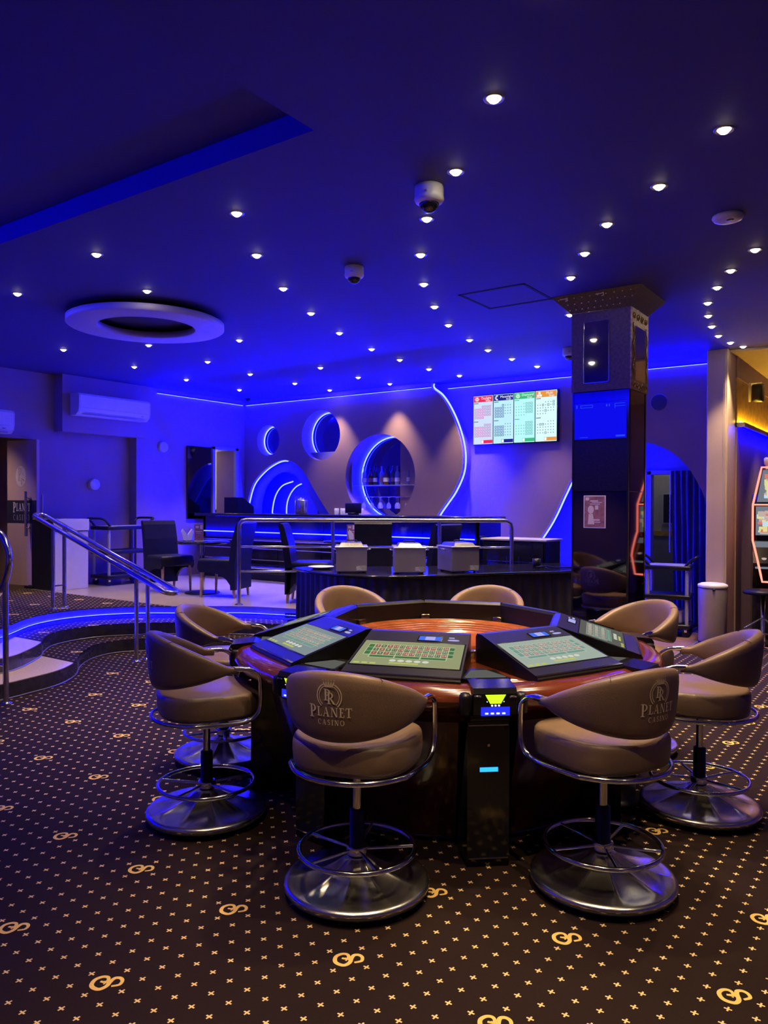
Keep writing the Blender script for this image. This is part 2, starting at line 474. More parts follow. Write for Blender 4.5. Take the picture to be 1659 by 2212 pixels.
# --- raised level with curved steps
s1 = [(-9.55,2.05),(-7.6,2.08),(-6.3,2.28),(-5.85,2.6),(-5.72,2.9),(-5.72,3.15),(-5.75,3.33),(-5.79,3.52),(-5.87,3.7),(-6.03,3.9),(-6.3,4.12),(-6.5,4.34),(-6.6,4.56),(-6.6,4.73),(-6.53,4.87),(-6.3,5.12),(-5.95,5.42),(-5.4,5.72)]
s2 = [(-9.55,2.25),(-7.7,2.28),(-6.6,2.48),(-6.18,2.75),(-6.06,3.0),(-6.05,3.22),(-6.1,3.4),(-6.25,3.61),(-6.44,3.82),(-6.63,3.97),(-6.82,4.16),(-6.9,4.36),(-6.92,4.55),(-6.88,4.76),(-6.67,5.06),(-6.35,5.35),(-5.9,5.67),(-5.3,5.92)]
s3 = [(-9.55,2.5),(-7.8,2.55),(-6.95,2.78),(-6.6,3.1),(-6.6,3.4),(-6.72,3.62),(-6.87,3.8),(-7.1,4.08),(-7.22,4.32),(-7.27,4.62),(-7.18,4.98),(-6.96,5.28),(-6.59,5.56),(-6.11,5.93),(-5.7,6.08),(-5.28,6.2),(-4.8,6.45),(-4.3,6.85),(-3.9,7.3),(-3.62,7.75),(-3.55,8.3)]
def curve2(pts): return [(p.x, p.y) for p in catmull([(a, b, 0) for a, b in pts], 6)]
c1, c2, c3 = curve2(s1), curve2(s2), curve2(s3)
poly3 = c3+[(-3.55,9.45),(-9.55,9.45),(-9.55,2.5)]
poly1 = c1+[(-5.4,6.4),(-9.55,6.4),(-9.55,2.05)]
poly2 = c2+[(-5.3,6.6),(-9.55,6.6),(-9.55,2.25)]
H1, H2, H3 = 0.127, 0.253, 0.38
def level(name, poly, crv, z0, z1, ysplit, tile_low, label, cat, kind=None, tmat='terrazzo', rmat='riser'):
    b = MB(); b.prism(poly, z0, z1-0.006)
    o = b.build(name, rmat, label=label, cat=cat, kind=kind)
    lo = clip(poly, 1, ysplit, False); hi = clip(poly, 1, ysplit, True)
    tl, cp = (lo, hi) if tile_low else (hi, lo)
    t = MB(); t.prism(tl, z1-0.006, z1); t.build('tile_top', tmat, o)
    t = MB(); t.prism(cp, z1-0.006, z1); cobj = t.build('carpet_top', 'carpet', o)
    n = MB(); n.tube([(x, y, z0+0.006) for x, y in crv if x > -8], 0.006, 6); n.build('base_trim', 'nosing', o)
    return o, cobj
st1, cp1 = level('curved_step', poly1, c1, 0.0, H1, 3.85, True, 'lowest curved black step with cream tiled corner beside the carpet', 'step')
st2, cp2 = level('curved_step', poly2, c2, H1, H2, 3.85, True, 'upper curved black step between lowest step and blue strip', 'step')
plat, cp3 = level('floor_platform', poly3, c3, H2-0.25, H3, 5.48, False, None, None, kind='structure', tmat='tile', rmat='riser_steel')
# blue strip under the platform edge
def outset(pts, d):
    out = []
    for i, p in enumerate(pts):
        a = pts[max(0, i-1)]; c_ = pts[min(len(pts)-1, i+1)]
        dx, dy = c_[0]-a[0], c_[1]-a[1]; l = math.hypot(dx, dy) or 1
        out.append((p[0]+dy/l*d, p[1]-dx/l*d))
    return out
led([(x, y, 0.302) for x, y in outset([p for p in c3 if -7.9 < p[0] < -3.7], 0.013)], 0.007, 'blue light strip running under the curved edge of the raised floor', 'led_blue', (0.007, 0.0, 0.006), k=0.4)
b = MB()
for i in range(5):
    for j in range(2):
        b.box(-5.58+i*0.028, -5.56+i*0.028, 6.065+i*0.012, 6.085+i*0.012, 0.285+j*0.028, 0.305+j*0.028)
b.build('vent_grille', 'black_plastic', plat)

# --- carpet motifs: one woven scroll, repeated
mot = [(-18,-9),(-2,-2),(-5,11),(-18,18),(-33,9),(-39,-13),(-26,-35),(-7,-41),(13,-35),(18,-14),(8,10),(5,28),(17,38),(34,34),(44,18),(39,7),(30,-4)]
cl = catmull([(x/1000, y/1000, 0) for x, y in mot], 4)
m = MB(); vs = []; n = len(cl)
for i, p in enumerate(cl):
    a = cl[max(0, i-1)]; b = cl[min(n-1, i+1)]; t = (b-a).normalized(); nn = Vector((-t.y, t.x, 0))
    wd = 0.0058*(0.75+0.5*math.sin(PI*i/(n-1)))
    vs += [p+nn*wd, p-nn*wd]
m.add(vs, [(2*i, 2*i+1, 2*i+3, 2*i+2) for i in range(n-1)])
mot_me = m.mesh('carpet_motif', 'yarn')
def inside(p, poly):
    c = False; j = len(poly)-1
    for i in range(len(poly)):
        a, b = poly[i], poly[j]
        if (a[1] > p[1]) != (b[1] > p[1]) and p[0] < (b[0]-a[0])*(p[1]-a[1])/(b[1]-a[1])+a[0]: c = not c
        j = i
    return c
for i in range(-13, 6):
    for j in range(-1, 15):
        x, y = -2.089+0.537*i, 1.457+0.537*j
        in1, in2, in3 = inside((x, y), poly1), inside((x, y), poly2), inside((x, y), poly3)
        if in3:
            if y < 5.4 and x > -9.3: link('carpet_motif', mot_me, cp3, (x, y, H3+0.0012))
        elif in2:
            if y > 3.9: link('carpet_motif', mot_me, cp2, (x, y, H2+0.0012))
        elif in1:
            if y > 3.9: link('carpet_motif', mot_me, cp1, (x, y, H1+0.0012))
        elif x > -5.9 and not (x < -2.06 and y > 6.5) and math.hypot(x+2.158, y-3.621) > 0.9:
            # leave out what lies far outside the view
            if abs(math.degrees(math.atan2(-x, y))-35.3) < 30: link('carpet_motif', mot_me, floor, (x, y, 0.0012))

# --- ceiling with shallow tray, hatch outline
RX0, RX1, RY0, RY1 = -9.0, -2.31, -0.6, 2.70
c = MB()
c.box(-11.5, 3.0, RY1, 9.15, ZC, ZC+0.2)
c.box(-11.5, RX0, -3.2, RY1, ZC, ZC+0.2); c.box(RX1, 3.0, -3.2, RY1, ZC, ZC+0.2); c.box(RX0, RX1, -3.2, RY0, ZC, ZC+0.2)
c.box(-11.5, -1.85, 9.15, 11.3, ZC, ZC+0.2)
c.box(RX0-0.05, RX1+0.05, RY0-0.05, RY1+0.05, ZC+0.114, ZC+0.25)
ceiling = struct('ceiling', c, 'ceiling_paint')
h = MB()
for (x0, x1, y0, y1) in ((-3.16,-2.57,5.49,5.52),(-3.16,-2.57,6.02,6.05),(-3.16,-3.135,5.49,6.05),(-2.595,-2.57,5.49,6.05)): h.box(x0, x1, y0, y1, ZC-0.003, ZC)
h.build('hatch_seam', 'ceiling_hatch', ceiling)
c = MB(); c.box(-1.85, 3.0, 9.15, 13.2, ZC-0.02, ZC+0.2); struct('ceiling_annex', c, 'beige')

# --- back wall: stepped-out panel with round niches, arch and S-shaped edge
S = [bw(*p) for p in [(-5.86,3.24),(-5.86,3.16),(-5.72,3.05),(-5.59,2.88),(-5.46,2.63),(-5.37,2.36),(-5.34,2.13),(-5.37,1.91),(-5.49,1.67),(-5.63,1.49),(-5.74,1.35),(-5.9,1.1),(-6.05,0.8),(-6.1,0.35)]]
Sc = [(p.x, p.y) for p in catmull([(a, b, 0) for a, b in S], 6)]
outline = [(XL+0.0, 3.2)]+[(x, min(z, 3.2)) for x, z in Sc]+[(XL+0.0, 0.35)]
CIR = [('small', *bw(-9.075, 2.55), 0.255*K, 0.18), ('middle', *bw(-7.93, 2.58), 0.395*K, 0.26), ('large', *bw(-6.78, 1.90), 0.645*K, 0.42)]
def circ(cx, cz, r, n=48): return [(cx+r*math.cos(2*PI*i/n), cz+r*math.sin(2*PI*i/n)) for i in range(n)]
ar = [(-9.60,1.3),(-9.56,1.5),(-9.45,1.79),(-9.28,1.97),(-9.02,2.13),(-8.73,2.21),(-8.45,2.13),(-8.25,1.96),(-8.0,1.63),(-7.74,1.32),(-7.5,1.1)]
arch1 = [(max(p.x, XL+0.02), p.y) for p in catmull([(*bw(*q), 0) for q in ar], 5)]
a2 = [(-9.36,1.2),(-9.33,1.5),(-9.24,1.75),(-9.08,1.92),(-8.83,2.02),(-8.58,1.96),(-8.40,1.80),(-8.25,1.6),(-8.05,1.35),(-7.95,1.15)]
arch2 = [(p.x, p.y) for p in catmull([(*bw(*q), 0) for q in a2], 5)]
# the left circle is trimmed by the corner
holes = [[(max(x, XL+0.03), z) for x, z in circ(cx, cz, r)] for _, cx, cz, r, d in CIR]+[arch1]
wall_back = link('wall_back', holed('wall_back', outline, holes, YP, YP+0.23, 'wall_taupe'), kind='structure')
for nm, cx, cz, r, d in CIR:
    lst = 40
    b = MB(); vs = []; fs = []
    for i in range(lst):
        a = 2*PI*i/lst; x, z = max(cx+(r+0.002)*math.cos(a), XL+0.028), cz+(r+0.002)*math.sin(a)
        vs += [(x, YP+0.001, z), (x, YP+d, z)]
    b.add(vs, [(2*i, 2*((i+1) % lst), 2*((i+1) % lst)+1, 2*i+1) for i in range(lst)], True)
    b.build('niche_reveal', 'niche_blue_glow', wall_back)
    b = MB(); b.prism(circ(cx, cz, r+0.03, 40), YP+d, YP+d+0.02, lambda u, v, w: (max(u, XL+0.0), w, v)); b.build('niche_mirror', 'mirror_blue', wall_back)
    pts = [(max(cx+(r-0.014)*math.cos(a), XL+0.035), YP+d-0.02, cz+(r-0.014)*math.sin(a)) for a in [2*PI*i/48 for i in range(48)]]
    led(pts, 0.012, 'glowing blue light ring inside the %s round niche of the bar wall' % nm, 'led_core', (0.008, -0.012, 0), True, k=0.9)
# nested arch layers
b = link('arch_layer', holed('arch_layer', [(XL+0.02,0.9),(XL+0.02,2.3),(-7.2,2.3),(-7.2,0.9)], [arch2], YP+0.10, YP+0.13, 'niche_blue_glow'), wall_back)
b = MB(); b.box(XL+0.02, -7.2, YP+0.42, YP+0.45, 0.6, 2.35); b.build('arch_backing', 'niche_blue_glow', wall_back)
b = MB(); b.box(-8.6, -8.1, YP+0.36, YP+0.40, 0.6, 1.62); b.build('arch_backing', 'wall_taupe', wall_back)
led([(x+0.022, YP+0.03, z-0.012) for x, z in arch1[3:27]], 0.012, 'long blue light strip curving over the left side of the bar arch', 'led_core', (0.006, -0.010, 0), k=0.9)
for k, pts in enumerate(([(-9.13,1.2),(-9.12,1.41),(-9.05,1.63),(-8.9,1.79),(-8.66,1.86)], [(-8.90,1.2),(-8.89,1.47),(-8.82,1.64),(-8.69,1.77),(-8.54,1.83)])):
    led([(p.x, YP+0.16+0.1*k, p.y) for p in catmull([(*bw(*q), 0) for q in pts], 5)], 0.011, ('outer' if k == 0 else 'inner')+' of two short blue light arcs deep in the bar arch', 'led_core', (0.006, -0.010, 0), k=0.9)
# edge light of the S-shaped panel
led([(x+0.03, YP+0.03, min(z, 3.17)) for x, z in Sc if z > 0.4], 0.013, 'tall blue light strip following the S curve left of the television', 'led_core', (0.004, -0.011, 0), k=0.95)

# --- recessed wall with the television and a wide arch
AR = [(-4.95,0.02),(-4.75,0.45),(-4.46,0.8),(-4.26,1.06),(-4.1,1.31),(-3.94,1.64),(-3.82,1.85),(-3.55,2.12),(-3.2,2.27),(-2.9,2.27),(-2.69,2.2),(-2.52,2.09),(-2.36,1.91),(-2.28,1.77),(-2.22,1.65),(-2.16,1.45),(-2.14,1.2),(-2.14,0.02)]
archR = [(p.x, max(0.0, p.y)) for p in catmull([(*bw(*q), 0) for q in AR], 5)]
outl = [(-6.4,0.0),(archR[0][0]-0.001,0.0)]+archR+[(archR[-1][0]+0.001, 0.0),(-1.86,0.0),(-1.86,3.2),(-6.4,3.2)]
wall_tv = link('wall_back_recessed', holed('wall_back_recessed', outl, [], YT, YT+0.12, 'wall_taupe'), kind='structure')
led([(x+0.02, YT+0.03, z) for x, z in archR[2:34]], 0.012, 'blue light strip climbing the arch edge left of the mirrored pillar', 'led_core', (0.006, -0.011, 0), k=0.95)
# arch alcove
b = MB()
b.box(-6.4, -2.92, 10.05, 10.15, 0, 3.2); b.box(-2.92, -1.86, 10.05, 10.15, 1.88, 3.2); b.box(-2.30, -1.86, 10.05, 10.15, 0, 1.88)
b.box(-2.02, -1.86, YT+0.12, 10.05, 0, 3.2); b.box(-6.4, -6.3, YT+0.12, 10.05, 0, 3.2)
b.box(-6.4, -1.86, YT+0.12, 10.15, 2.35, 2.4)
struct('wall_alcove', b, 'niche_blue_glow')  # alcove colour carries the blue glow of the arch strip
b = MB(); b.box(-4.2, -2.0, 11.3, 11.4, 1.12, 3.2); struct('wall_passage', b, 'pale_wall')
b = MB(); b.box(-4.2, -2.0, 11.28, 11.4, 0, 1.05); struct('wall_passage_lower', b, 'grey_wall')
b = MB(); b.box(-4.2, -2.0, 11.26, 11.4, 1.05, 1.12); struct('trim_1', b, 'gold_wall')
b = MB(); b.box(-2.1, -2.0, 10.15, 11.3, 0, 3.2); b.box(-4.3, -4.2, 10.15, 11.4, 0, 3.2); struct('wall_passage_side', b, 'pale_wall')
b = MB(); b.box(-2.97, -2.92, 10.02, 10.06, 0, 1.92); b.box(-2.97, -2.25, 10.02, 10.06, 1.88, 1.93); struct('door_2', b, 'grey_wall')

# --- cove strips where wall meets ceiling
def cove(pts, label, r=0.008, m='led_core'):
    return led(pts, r, label, m, (0.004, -0.004, -0.006), core=(m == 'led_core'), k=0.5)
cove([(XL+0.05, YP-0.012, 3.13), (-5.86*K, YP-0.012, 3.13)], 'thin blue light strip along the ceiling above the round niches')
cove([(-5.72*K, YT-0.012, 3.13), (-2.03, YT-0.012, 3.13)], 'thin blue light strip along the ceiling above the television')
cove([(XL+0.012, 7.42, 3.13), (XL+0.012, YP-0.05, 3.13)], 'thin blue light strip along the ceiling above the left wall')

# --- left wall, with entrance opening and a lit doorway near the bar
b = MB()
b.box(XL2-0.3, XL2, 5.62, 7.06, 0, ZC)
b.box(XL-0.46, XL, 7.06, 8.52, 0, ZC); b.box(XL-0.46, XL, 8.52, 9.02, 2.36, ZC); b.box(XL-0.46, XL, 9.02, 9.7, 0, ZC)
b.box(XL2-0.07, XL2, 4.2, 5.62, 2.32, ZC); b.box(XL2-0.3, XL2, -3.2, 4.2, 0, ZC)
wall_left = struct('wall_left', b, 'wall_side')
b = MB(); b.box(XL2, XL+0.02, 5.88, 7.22, 2.44, ZC); b.build('bulkhead', 'wall_side', wall_left)
b = MB(); b.box(-11.4, XL2-0.3, 4.1, 4.2, 0, ZC); b.box(-11.5, -11.4, 4.1, 5.8, 0, ZC); b.box(-11.4, XL2-0.3, 5.85, 5.95, 0, ZC); struct('wall_entrance', b, 'wall_taupe')
# lit pantry behind the doorway
b = MB(); b.box(-11.2, -11.1, 8.2, 10.2, 0.3, 2.6); b.box(-11.2, XL-0.46, 10.1, 10.2, 0.3, 2.6); b.box(-11.2, XL-0.46, 8.1, 8.2, 0.3, 2.6); b.box(-11.2, XL-0.46, 8.1, 10.2, 2.55, 2.62)
struct('wall_pantry', b, 'pale_wall')
b = MB(); b.box(-11.2, XL-0.4, 8.1, 10.2, 0.3, 0.38); struct('floor_pantry', b, 'tile')
b = MB(); b.box(XL-0.03, XL+0.025, 8.50, 8.55, H3, 2.40); b.box(XL-0.03, XL+0.025, 9.0, 9.06, H3, 2.40); b.box(XL-0.03, XL+0.025, 8.50, 9.06, 2.36, 2.40); struct('door_3', b, 'grey_plastic')
# other walls of the hall, out of view
b = MB(); b.box(-11.5, 3.0, -3.3, -3.2, 0, 3.4); struct('wall_front', b, 'wall_taupe')
b = MB(); b.box(2.9, 3.0, -3.2, 13.2, 0, 3.4); struct('wall_right', b, 'wall_taupe')
cove([(XL2+0.02, -3.1, 3.14), (XL2+0.02, 4.6, 3.14)], 'thin blue light strip along the ceiling left of the entrance', 0.008, 'led_dim')

b = MB(); b.box(RX0, RX1, RY0, RY0+0.14, ZC, ZC+0.012); b.box(RX0, RX0+0.14, RY0+0.14, RY1-0.8, ZC, ZC+0.012); b.build('tray_light_shield', 'ceiling_paint', ceiling)  # unseen ledge added to keep strip light off the floor
led([(RX0+0.03, RY0+0.04, ZC+0.05), (RX1-0.04, RY0+0.04, ZC+0.05)], 0.008, 'blue light strip hidden in the near side of the ceiling tray', 'led_dim', core=False)
led([(RX0+0.04, RY0+0.08, ZC+0.05), (RX0+0.04, RY1-0.9, ZC+0.05)], 0.008, 'blue light strip hidden in the left side of the ceiling tray', 'led_dim', core=False)

# --- annex at the far right: wall with golden cove
b = MB(); b.box(-1.95, -1.80, 9.46, 13.2, 0, 2.40); b.box(-1.95, -1.80, 9.46, 13.2, 2.94, ZC)
wall_annex = struct('wall_annex', b, 'wall_taupe')
b = MB(); b.box(-1.95, -1.803, 9.46, 13.2, 2.40, 2.94); b.build('gold_band', 'gold_wall', wall_annex)
b = MB(); b.box(-1.87, -1.72, 9.46, 13.2, 2.38, 2.43); b.build('ledge', 'beige', wall_annex)
b = MB(); b.box(-1.80, -1.795, 9.46, 13.2, 2.94, ZC); b.build('upper_panel', 'beige', wall_annex)
b = MB(); b.box(-1.9, 3.0, 13.1, 13.2, 0, ZC); struct('wall_annex_end', b, 'wall_taupe')
cove([(-1.775, 9.5, 2.442), (-1.775, 13.0, 2.442)], 'golden light strip on the ledge behind the beige column', 0.010, 'led_gold')
cove([(-1.75, 9.5, 2.372), (-1.75, 13.0, 2.372)], 'blue light strip under the ledge behind the beige column', 0.006, 'led_dim')
# beige column
b = MB(); b.rbox(-2.03, -1.815, 9.03, 9.45, 0, ZC, 0.006, 1, smooth=False)
col = b.build('column', 'column_beige', label='beige square column behind the pedal bin, right of the arch', cat='column')
b = MB(); b.box(-1.86, -1.835, 9.02, 9.03, 0, ZC); b.build('corner_strip', 'beige', col)

# ------------------------------------------------------------------ recessed halogens
ROWS = [
 ('row that starts right above the roulette table', [(-1.03,2.38),(-1.51,2.92),(-2.0,3.45),(-2.47,3.92),(-2.86,4.46),(-3.22,5.07),(-3.51,5.7),(-3.76,6.36),(-3.92,7.06),(-4.01,7.64),(-4.02,8.26),(-3.98,8.88)]),
 ('row left of the two dome cameras', [(-3.34,3.21),(-3.79,3.83),(-4.2,4.54),(-4.54,5.27),(-4.83,6.04),(-5.04,6.87),(-5.14,7.57),(-5.19,8.3),(-5.12,8.95)]),
 ('row just right of the pale ceiling ring', [(-4.68,3.19),(-5.15,3.97),(-5.91,5.72),(-6.26,7.45),(-6.32,8.31),(-6.28,9.0)]),
 ('row passing left of the pale ceiling ring', [(-6.09,3.42),(-6.9,5.34),(-7.12,6.37),(-7.34,7.3),(-7.38,8.22),(-7.38,9.0)]),
 ('leftmost row, near the air conditioner', [(-7.89,4.96),(-8.15,6.09),(-8.4,7.13),(-8.49,8.22)]),
 ('row leading to the mirrored pillar', [(-0.78,3.76),(-1.2,4.23),(-1.62,4.62),(-1.93,5.07),(-2.22,5.55),(-2.66,6.63)]),
 ('rightmost row, curving to the beige column', [(-0.97,5.64),(-1.2,6.04),(-1.38,6.45),(-1.55,6.9),(-1.65,7.37),(-1.72,7.83),(-1.76,8.3),(-1.73,8.72),(-1.66,9.01)])]
ORD = ['nearest','second','third','fourth','fifth','sixth','seventh','eighth','ninth','tenth','eleventh','twelfth']
DL = [(x, y, '%s warm halogen in the %s' % (ORD[k]+('' if k == 0 else ' nearest'), rn)) for rn, pts in ROWS for k, (x, y) in enumerate(pts)]
m = MB(); m.lathe([(0.030,-0.002),(0.036,-0.005),(0.043,-0.006),(0.046,-0.001)], 20); bez = m.mesh('bezel', 'brushed')
m = MB(); m.lathe([(0.0,-0.020),(0.010,-0.019),(0.019,-0.014),(0.024,-0.007),(0.030,-0.002)], 16); blb = m.mesh('bulb', 'halogen')
ld = bpy.data.lights.new('halogen_lamp', 'SPOT'); ld.energy = SPOT_W; ld.color = WARM; ld.spot_size = R(70); ld.spot_blend = 0.8; ld.shadow_soft_size = 0.03
for i, (x, y, lab) in enumerate(DL):
    t = thing('downlight', lab, 'downlight', (x, y, ZC), 0, 'recessed halogens across the ceiling')
    link('bezel', bez, t); link('bulb', blb, t)
    lo = bpy.data.objects.new('halogen_lamp', ld); COL.objects.link(lo); lo.parent = t; lo.location = (0, 0, -0.06)
t = thing('downlight', 'recessed halogen in the entrance lobby beyond the open door leaf', 'downlight', (-9.98, 4.85, ZC))
link('bezel', bez, t); link('bulb', blb, t)
lo = bpy.data.objects.new('halogen_lamp', ld); COL.objects.link(lo); lo.parent = t; lo.location = (0, 0, -0.06)
for x, y, lab in [(-8.75, 4.45, 'recessed halogen in the hall ceiling just left of the view, by the entrance'), (-1.15, 10.7, 'recessed halogen in the beige ceiling behind the column')]:
    t = thing('downlight', lab, 'downlight', (x, y, ZC if y < 9 else ZC-0.02))
    link('bezel', bez, t); link('bulb', blb, t)
    lo = bpy.data.objects.new('halogen_lamp', ld); COL.objects.link(lo); lo.parent = t; lo.location = (0, 0, -0.06)
# unseen lamps behind the viewer, several added to light stool backs and the wall there
for x, y in [(-1.75,1.35),(-0.55,1.75),(-1.0,0.6),(0.6,2.2),(1.4,4.4),(0.9,6.6),(0.2,8.4),(-0.2,0.0),(1.6,0.4),(-0.6,-1.6),(-5.6,-2.3),(-4.4,-1.2),(-6.6,-0.9),(-3.0,-2.2)]:
    t = thing('downlight', 'unseen recessed halogen added in the ceiling nearer the viewer', 'downlight', (x, y, ZC), 0, 'unseen recessed halogens behind the viewer')
    link('bezel', bez, t); link('bulb', blb, t)
    lo = bpy.data.objects.new('halogen_lamp', ld); COL.objects.link(lo); lo.parent = t; lo.location = (0, 0, -0.06)
# ================================================================== CASINO STOOLS
# local frame: origin on the floor, +Y is the front (towards the table), rear is -Y
def shell_r(z): return 0.262+0.085*(z-0.65)
def sh(phi, z, off=0.0):
    """point on the outer face of the backrest; phi=0 at the rear"""
    r = shell_r(z)+off
    return (r*math.sin(phi), -r*math.cos(phi), z)
def make_stool():
    root = thing('casino_stool', 'x', 'stool', group='taupe stools around the roulette table')
    # base dish
    prof = [(0.0,0.028),(0.262,0.028),(0.278,0.034),(0.281,0.046),(0.276,0.056),(0.262,0.060),(0.235,0.066),(0.20,0.074),(0.16,0.086),(0.12,0.100),(0.085,0.116),(0.06,0.132),(0.045,0.142),(0.0,0.142)]
    def mod(r, z, a):
        if z < 0.061: return r, z
        k = max(0.0, min(1.0, (0.262-r)/0.06))*max(0.0, min(1.0, (r-0.05)/0.05))
        return r, z-0.009*k*abs(math.sin(4.5*a))**0.6
    b = MB(); b.lathe(prof, 108, mod=mod); base = b.build('base', 'dish_chrome', root)
    b = MB(); b.lathe([(0.0,0.024),(0.272,0.024),(0.280,0.036),(0.274,0.036)], 48); b.build('skirt_ring', 'rubber', base)
    for k in range(4):
        a = PI/4+k*PI/2
        b = MB(); Mx = Matrix.Translation((0.235*math.cos(a), 0.235*math.sin(a), 0.016)) @ Matrix.Rotation(a, 4, 'Z') @ Matrix.Rotation(PI/2, 4, 'X')
        b.cyl((0,0,0), 0.0155, -0.009, 0.009, 12, M=Mx); b.build('caster', 'black_plastic', base)
    # column
    b = MB(); b.cyl((0,0,0), 0.017, 0.30, 0.50, 20); b.build('piston', 'chrome', root)
    b = MB(); b.lathe([(0.0,0.14),(0.034,0.14),(0.034,0.148),(0.029,0.152),(0.0285,0.318),(0.024,0.322),(0.0,0.322)], 24); b.build('sleeve', 'black_plastic', root)
    # foot ring
    b = MB(); b.tube([(0.224*math.cos(2*PI*i/48), 0.224*math.sin(2*PI*i/48), 0.172) for i in range(48)], 0.0095, 8, closed=True)
    ring = b.build('foot_ring', 'chrome', root)
    b = MB(); b.lathe([(0.030,0.150),(0.040,0.150),(0.042,0.155),(0.042,0.176),(0.040,0.181),(0.030,0.181)], 24); b.build('hub', 'chrome', ring)
    for k in range(5):
        a = 2*PI*k/5+0.4
        b = MB(); b.tube([(0.036*math.cos(a), 0.036*math.sin(a), 0.166), (0.222*math.cos(a), 0.222*math.sin(a), 0.172)], 0.0065, 8); b.build('spoke', 'chrome', ring)
    # seat cushion
    def sq(a, ex=2.7):
        c, s_ = math.cos(a), math.sin(a)
        return (abs(c)**ex+abs(s_)**ex)**(-1/ex)
    prof = [(0.0,0.512),(0.93,0.512),(0.972,0.518),(0.988,0.535),(1.0,0.560),(1.0,0.594),(0.990,0.611),(0.968,0.621),(0.925,0.626),(0.80,0.627),(0.5,0.627),(0.25,0.628),(0.0,0.628)]
    vs = []; n = 56
    for i in range(n):
        a = 2*PI*i/n; q = sq(a)
        for r, z in prof: vs.append((0.238*r*q*math.cos(a), 0.012+0.236*r*q*math.sin(a), z-0.010*max(0, r*math.sin(a))**2))
    kk = len(prof)
    b = MB(); b.add(vs, [(i*kk+j, ((i+1) % n)*kk+j, ((i+1) % n)*kk+j+1, i*kk+j+1) for i in range(n) for j in range(kk-1)], True)
    seat = b.build('seat', 'leather', root)
    b = MB(); b.lathe([(0.0,0.488),(0.10,0.488),(0.105,0.496),(0.105,0.512),(0.0,0.512)], 24); b.build('seat_plate', 'black_plastic', seat)
    # backrest shell
    n = 64; A = R(110); k = 18; vs = []
    for i in range(n+1):
        ph = -A+2*A*i/n; c = math.cos(ph)
        zb = 0.712-0.066*c; zt = 0.788+0.116*c
        e = min(1.0, (A-abs(ph))/R(34)); e = math.sqrt(max(0.0, 1-(1-e)**2))
        zm = (zb+zt)/2; hh = max(0.017, (zt-zb)/2*(0.35+0.65*e)); th = 0.013+0.017*e
        for j in range(k):
            t = 2*PI*j/k; cx, sx = math.cos(t), math.sin(t); p = 2/3.4
            dx = math.copysign(abs(cx)**p, cx)*th; dz = math.copysign(abs(sx)**p, sx)*hh
            z = zm+dz; r = shell_r(z)-th+dx
            vs.append((r*math.sin(ph), -r*math.cos(ph), z))
    b = MB(); b.add(vs, [(i*k+j, i*k+(j+1) % k, (i+1)*k+(j+1) % k, (i+1)*k+j) for i in range(n) for j in range(k)], True)
    b.add(vs[:k], [tuple(range(k))]); b.add(vs[-k:], [tuple(range(k-1, -1, -1))])
    back = b.build('backrest', 'leather', root)
    # printed mark
    b = MB()
    for pl in logo_polys():
        pts = [sh(u*1.0/0.285, 0.785+v*1.0, 0.0016) for u, v in pl]
        b.poly(pts)
    b.build('printed_mark', 'gold_print', back)
    # seam lines beside the mark
    b = MB()
    for s_ in (-1, 1):
        ph = s_*R(40); c = math.cos(ph); zt = 0.788+0.116*c
        b.tube([(*sh(ph, zt-0.006, -0.004)[:2], zt-0.004), (*sh(ph, zt, -0.030)[:2], zt+0.0012), (*sh(ph, zt, -0.055)[:2], zt-0.004)], 0.0012, 5)
    b.build('seam', 'rubber', back)
    # chrome arm frame: around under the seat, up at the front corners, back to the shell tips
    z0 = 0.505; pts = []
    tip = lambda s_: Vector((s_*0.262*math.sin(R(108)), -0.262*math.cos(R(108)), 0.752))
    tl, tr = tip(-1), tip(1)
    def half(s_):
        t = tip(s_)
        return [t+Vector((0,-0.03,0.0)), t, t+Vector((s_*0.006,0.055,-0.006)), Vector((s_*0.257,0.170,0.728)), Vector((s_*0.257,0.190,0.700)), Vector((s_*0.257,0.192,0.60)), Vector((s_*0.256,0.180,0.545)), Vector((s_*0.254,0.140,0.513))]
    left = half(-1); right = half(1)
    mid = [Vector((0.252*math.cos(a), 0.252*math.sin(a)*1.0, z0)) for a in [R(180+20+(140)*i/14) for i in range(15)]]
    mid = [Vector((-0.254,0.06,z0))]+mid+[Vector((0.254,0.06,z0))]
    path = catmull(left+mid+right[::-1], 4)
    b = MB(); b.tube(path, 0.0105, 10); fr = b.build('arm_frame', 'chrome', root)
    for s_ in (-1, 1):
        b = MB(); t = tip(s_); b.tube([t+Vector((0,-0.012,0)), t+Vector((s_*0.002,0.03,-0.002))], 0.0135, 10)
        b.build('arm_socket', 'chrome', fr)
    return root
TC = Vector((-2.158, 3.621, 0))
ST = [(-74.0,1.305,'front left of the roulette table, logo facing the viewer'),
      (-30.7,1.303,'front right of the roulette table, logo turned right'),
      (-120.0,1.29,'left of the roulette table, seen from the side before another stool'),
      (14.5,1.292,'rightmost, with its whole dished base on the patterned carpet'),
      (-158.0,1.30,'left rear of the roulette table, nearest the curved steps'),
      (150.0,1.29,'behind the roulette table, nearest the leftmost steel box'),
      (108.0,1.29,'behind the roulette table, nearest the rightmost steel box'),
      (59.0,1.29,'right rear of the roulette table, between table and mirrored pillar')]
stool0 = make_stool()
for i, (a, r, lab) in enumerate(ST):
    o = stool0 if i == 0 else copy_tree(stool0)
    t = R(a); o.location = TC+Vector((r*math.cos(t), r*math.sin(t), 0))
    turn = {1: R(5), 4: R(4)}.get(i, 0)
    o.rotation_euler = (0, 0, t+PI/2+turn)
    o['label'] = 'taupe swivel stool '+lab

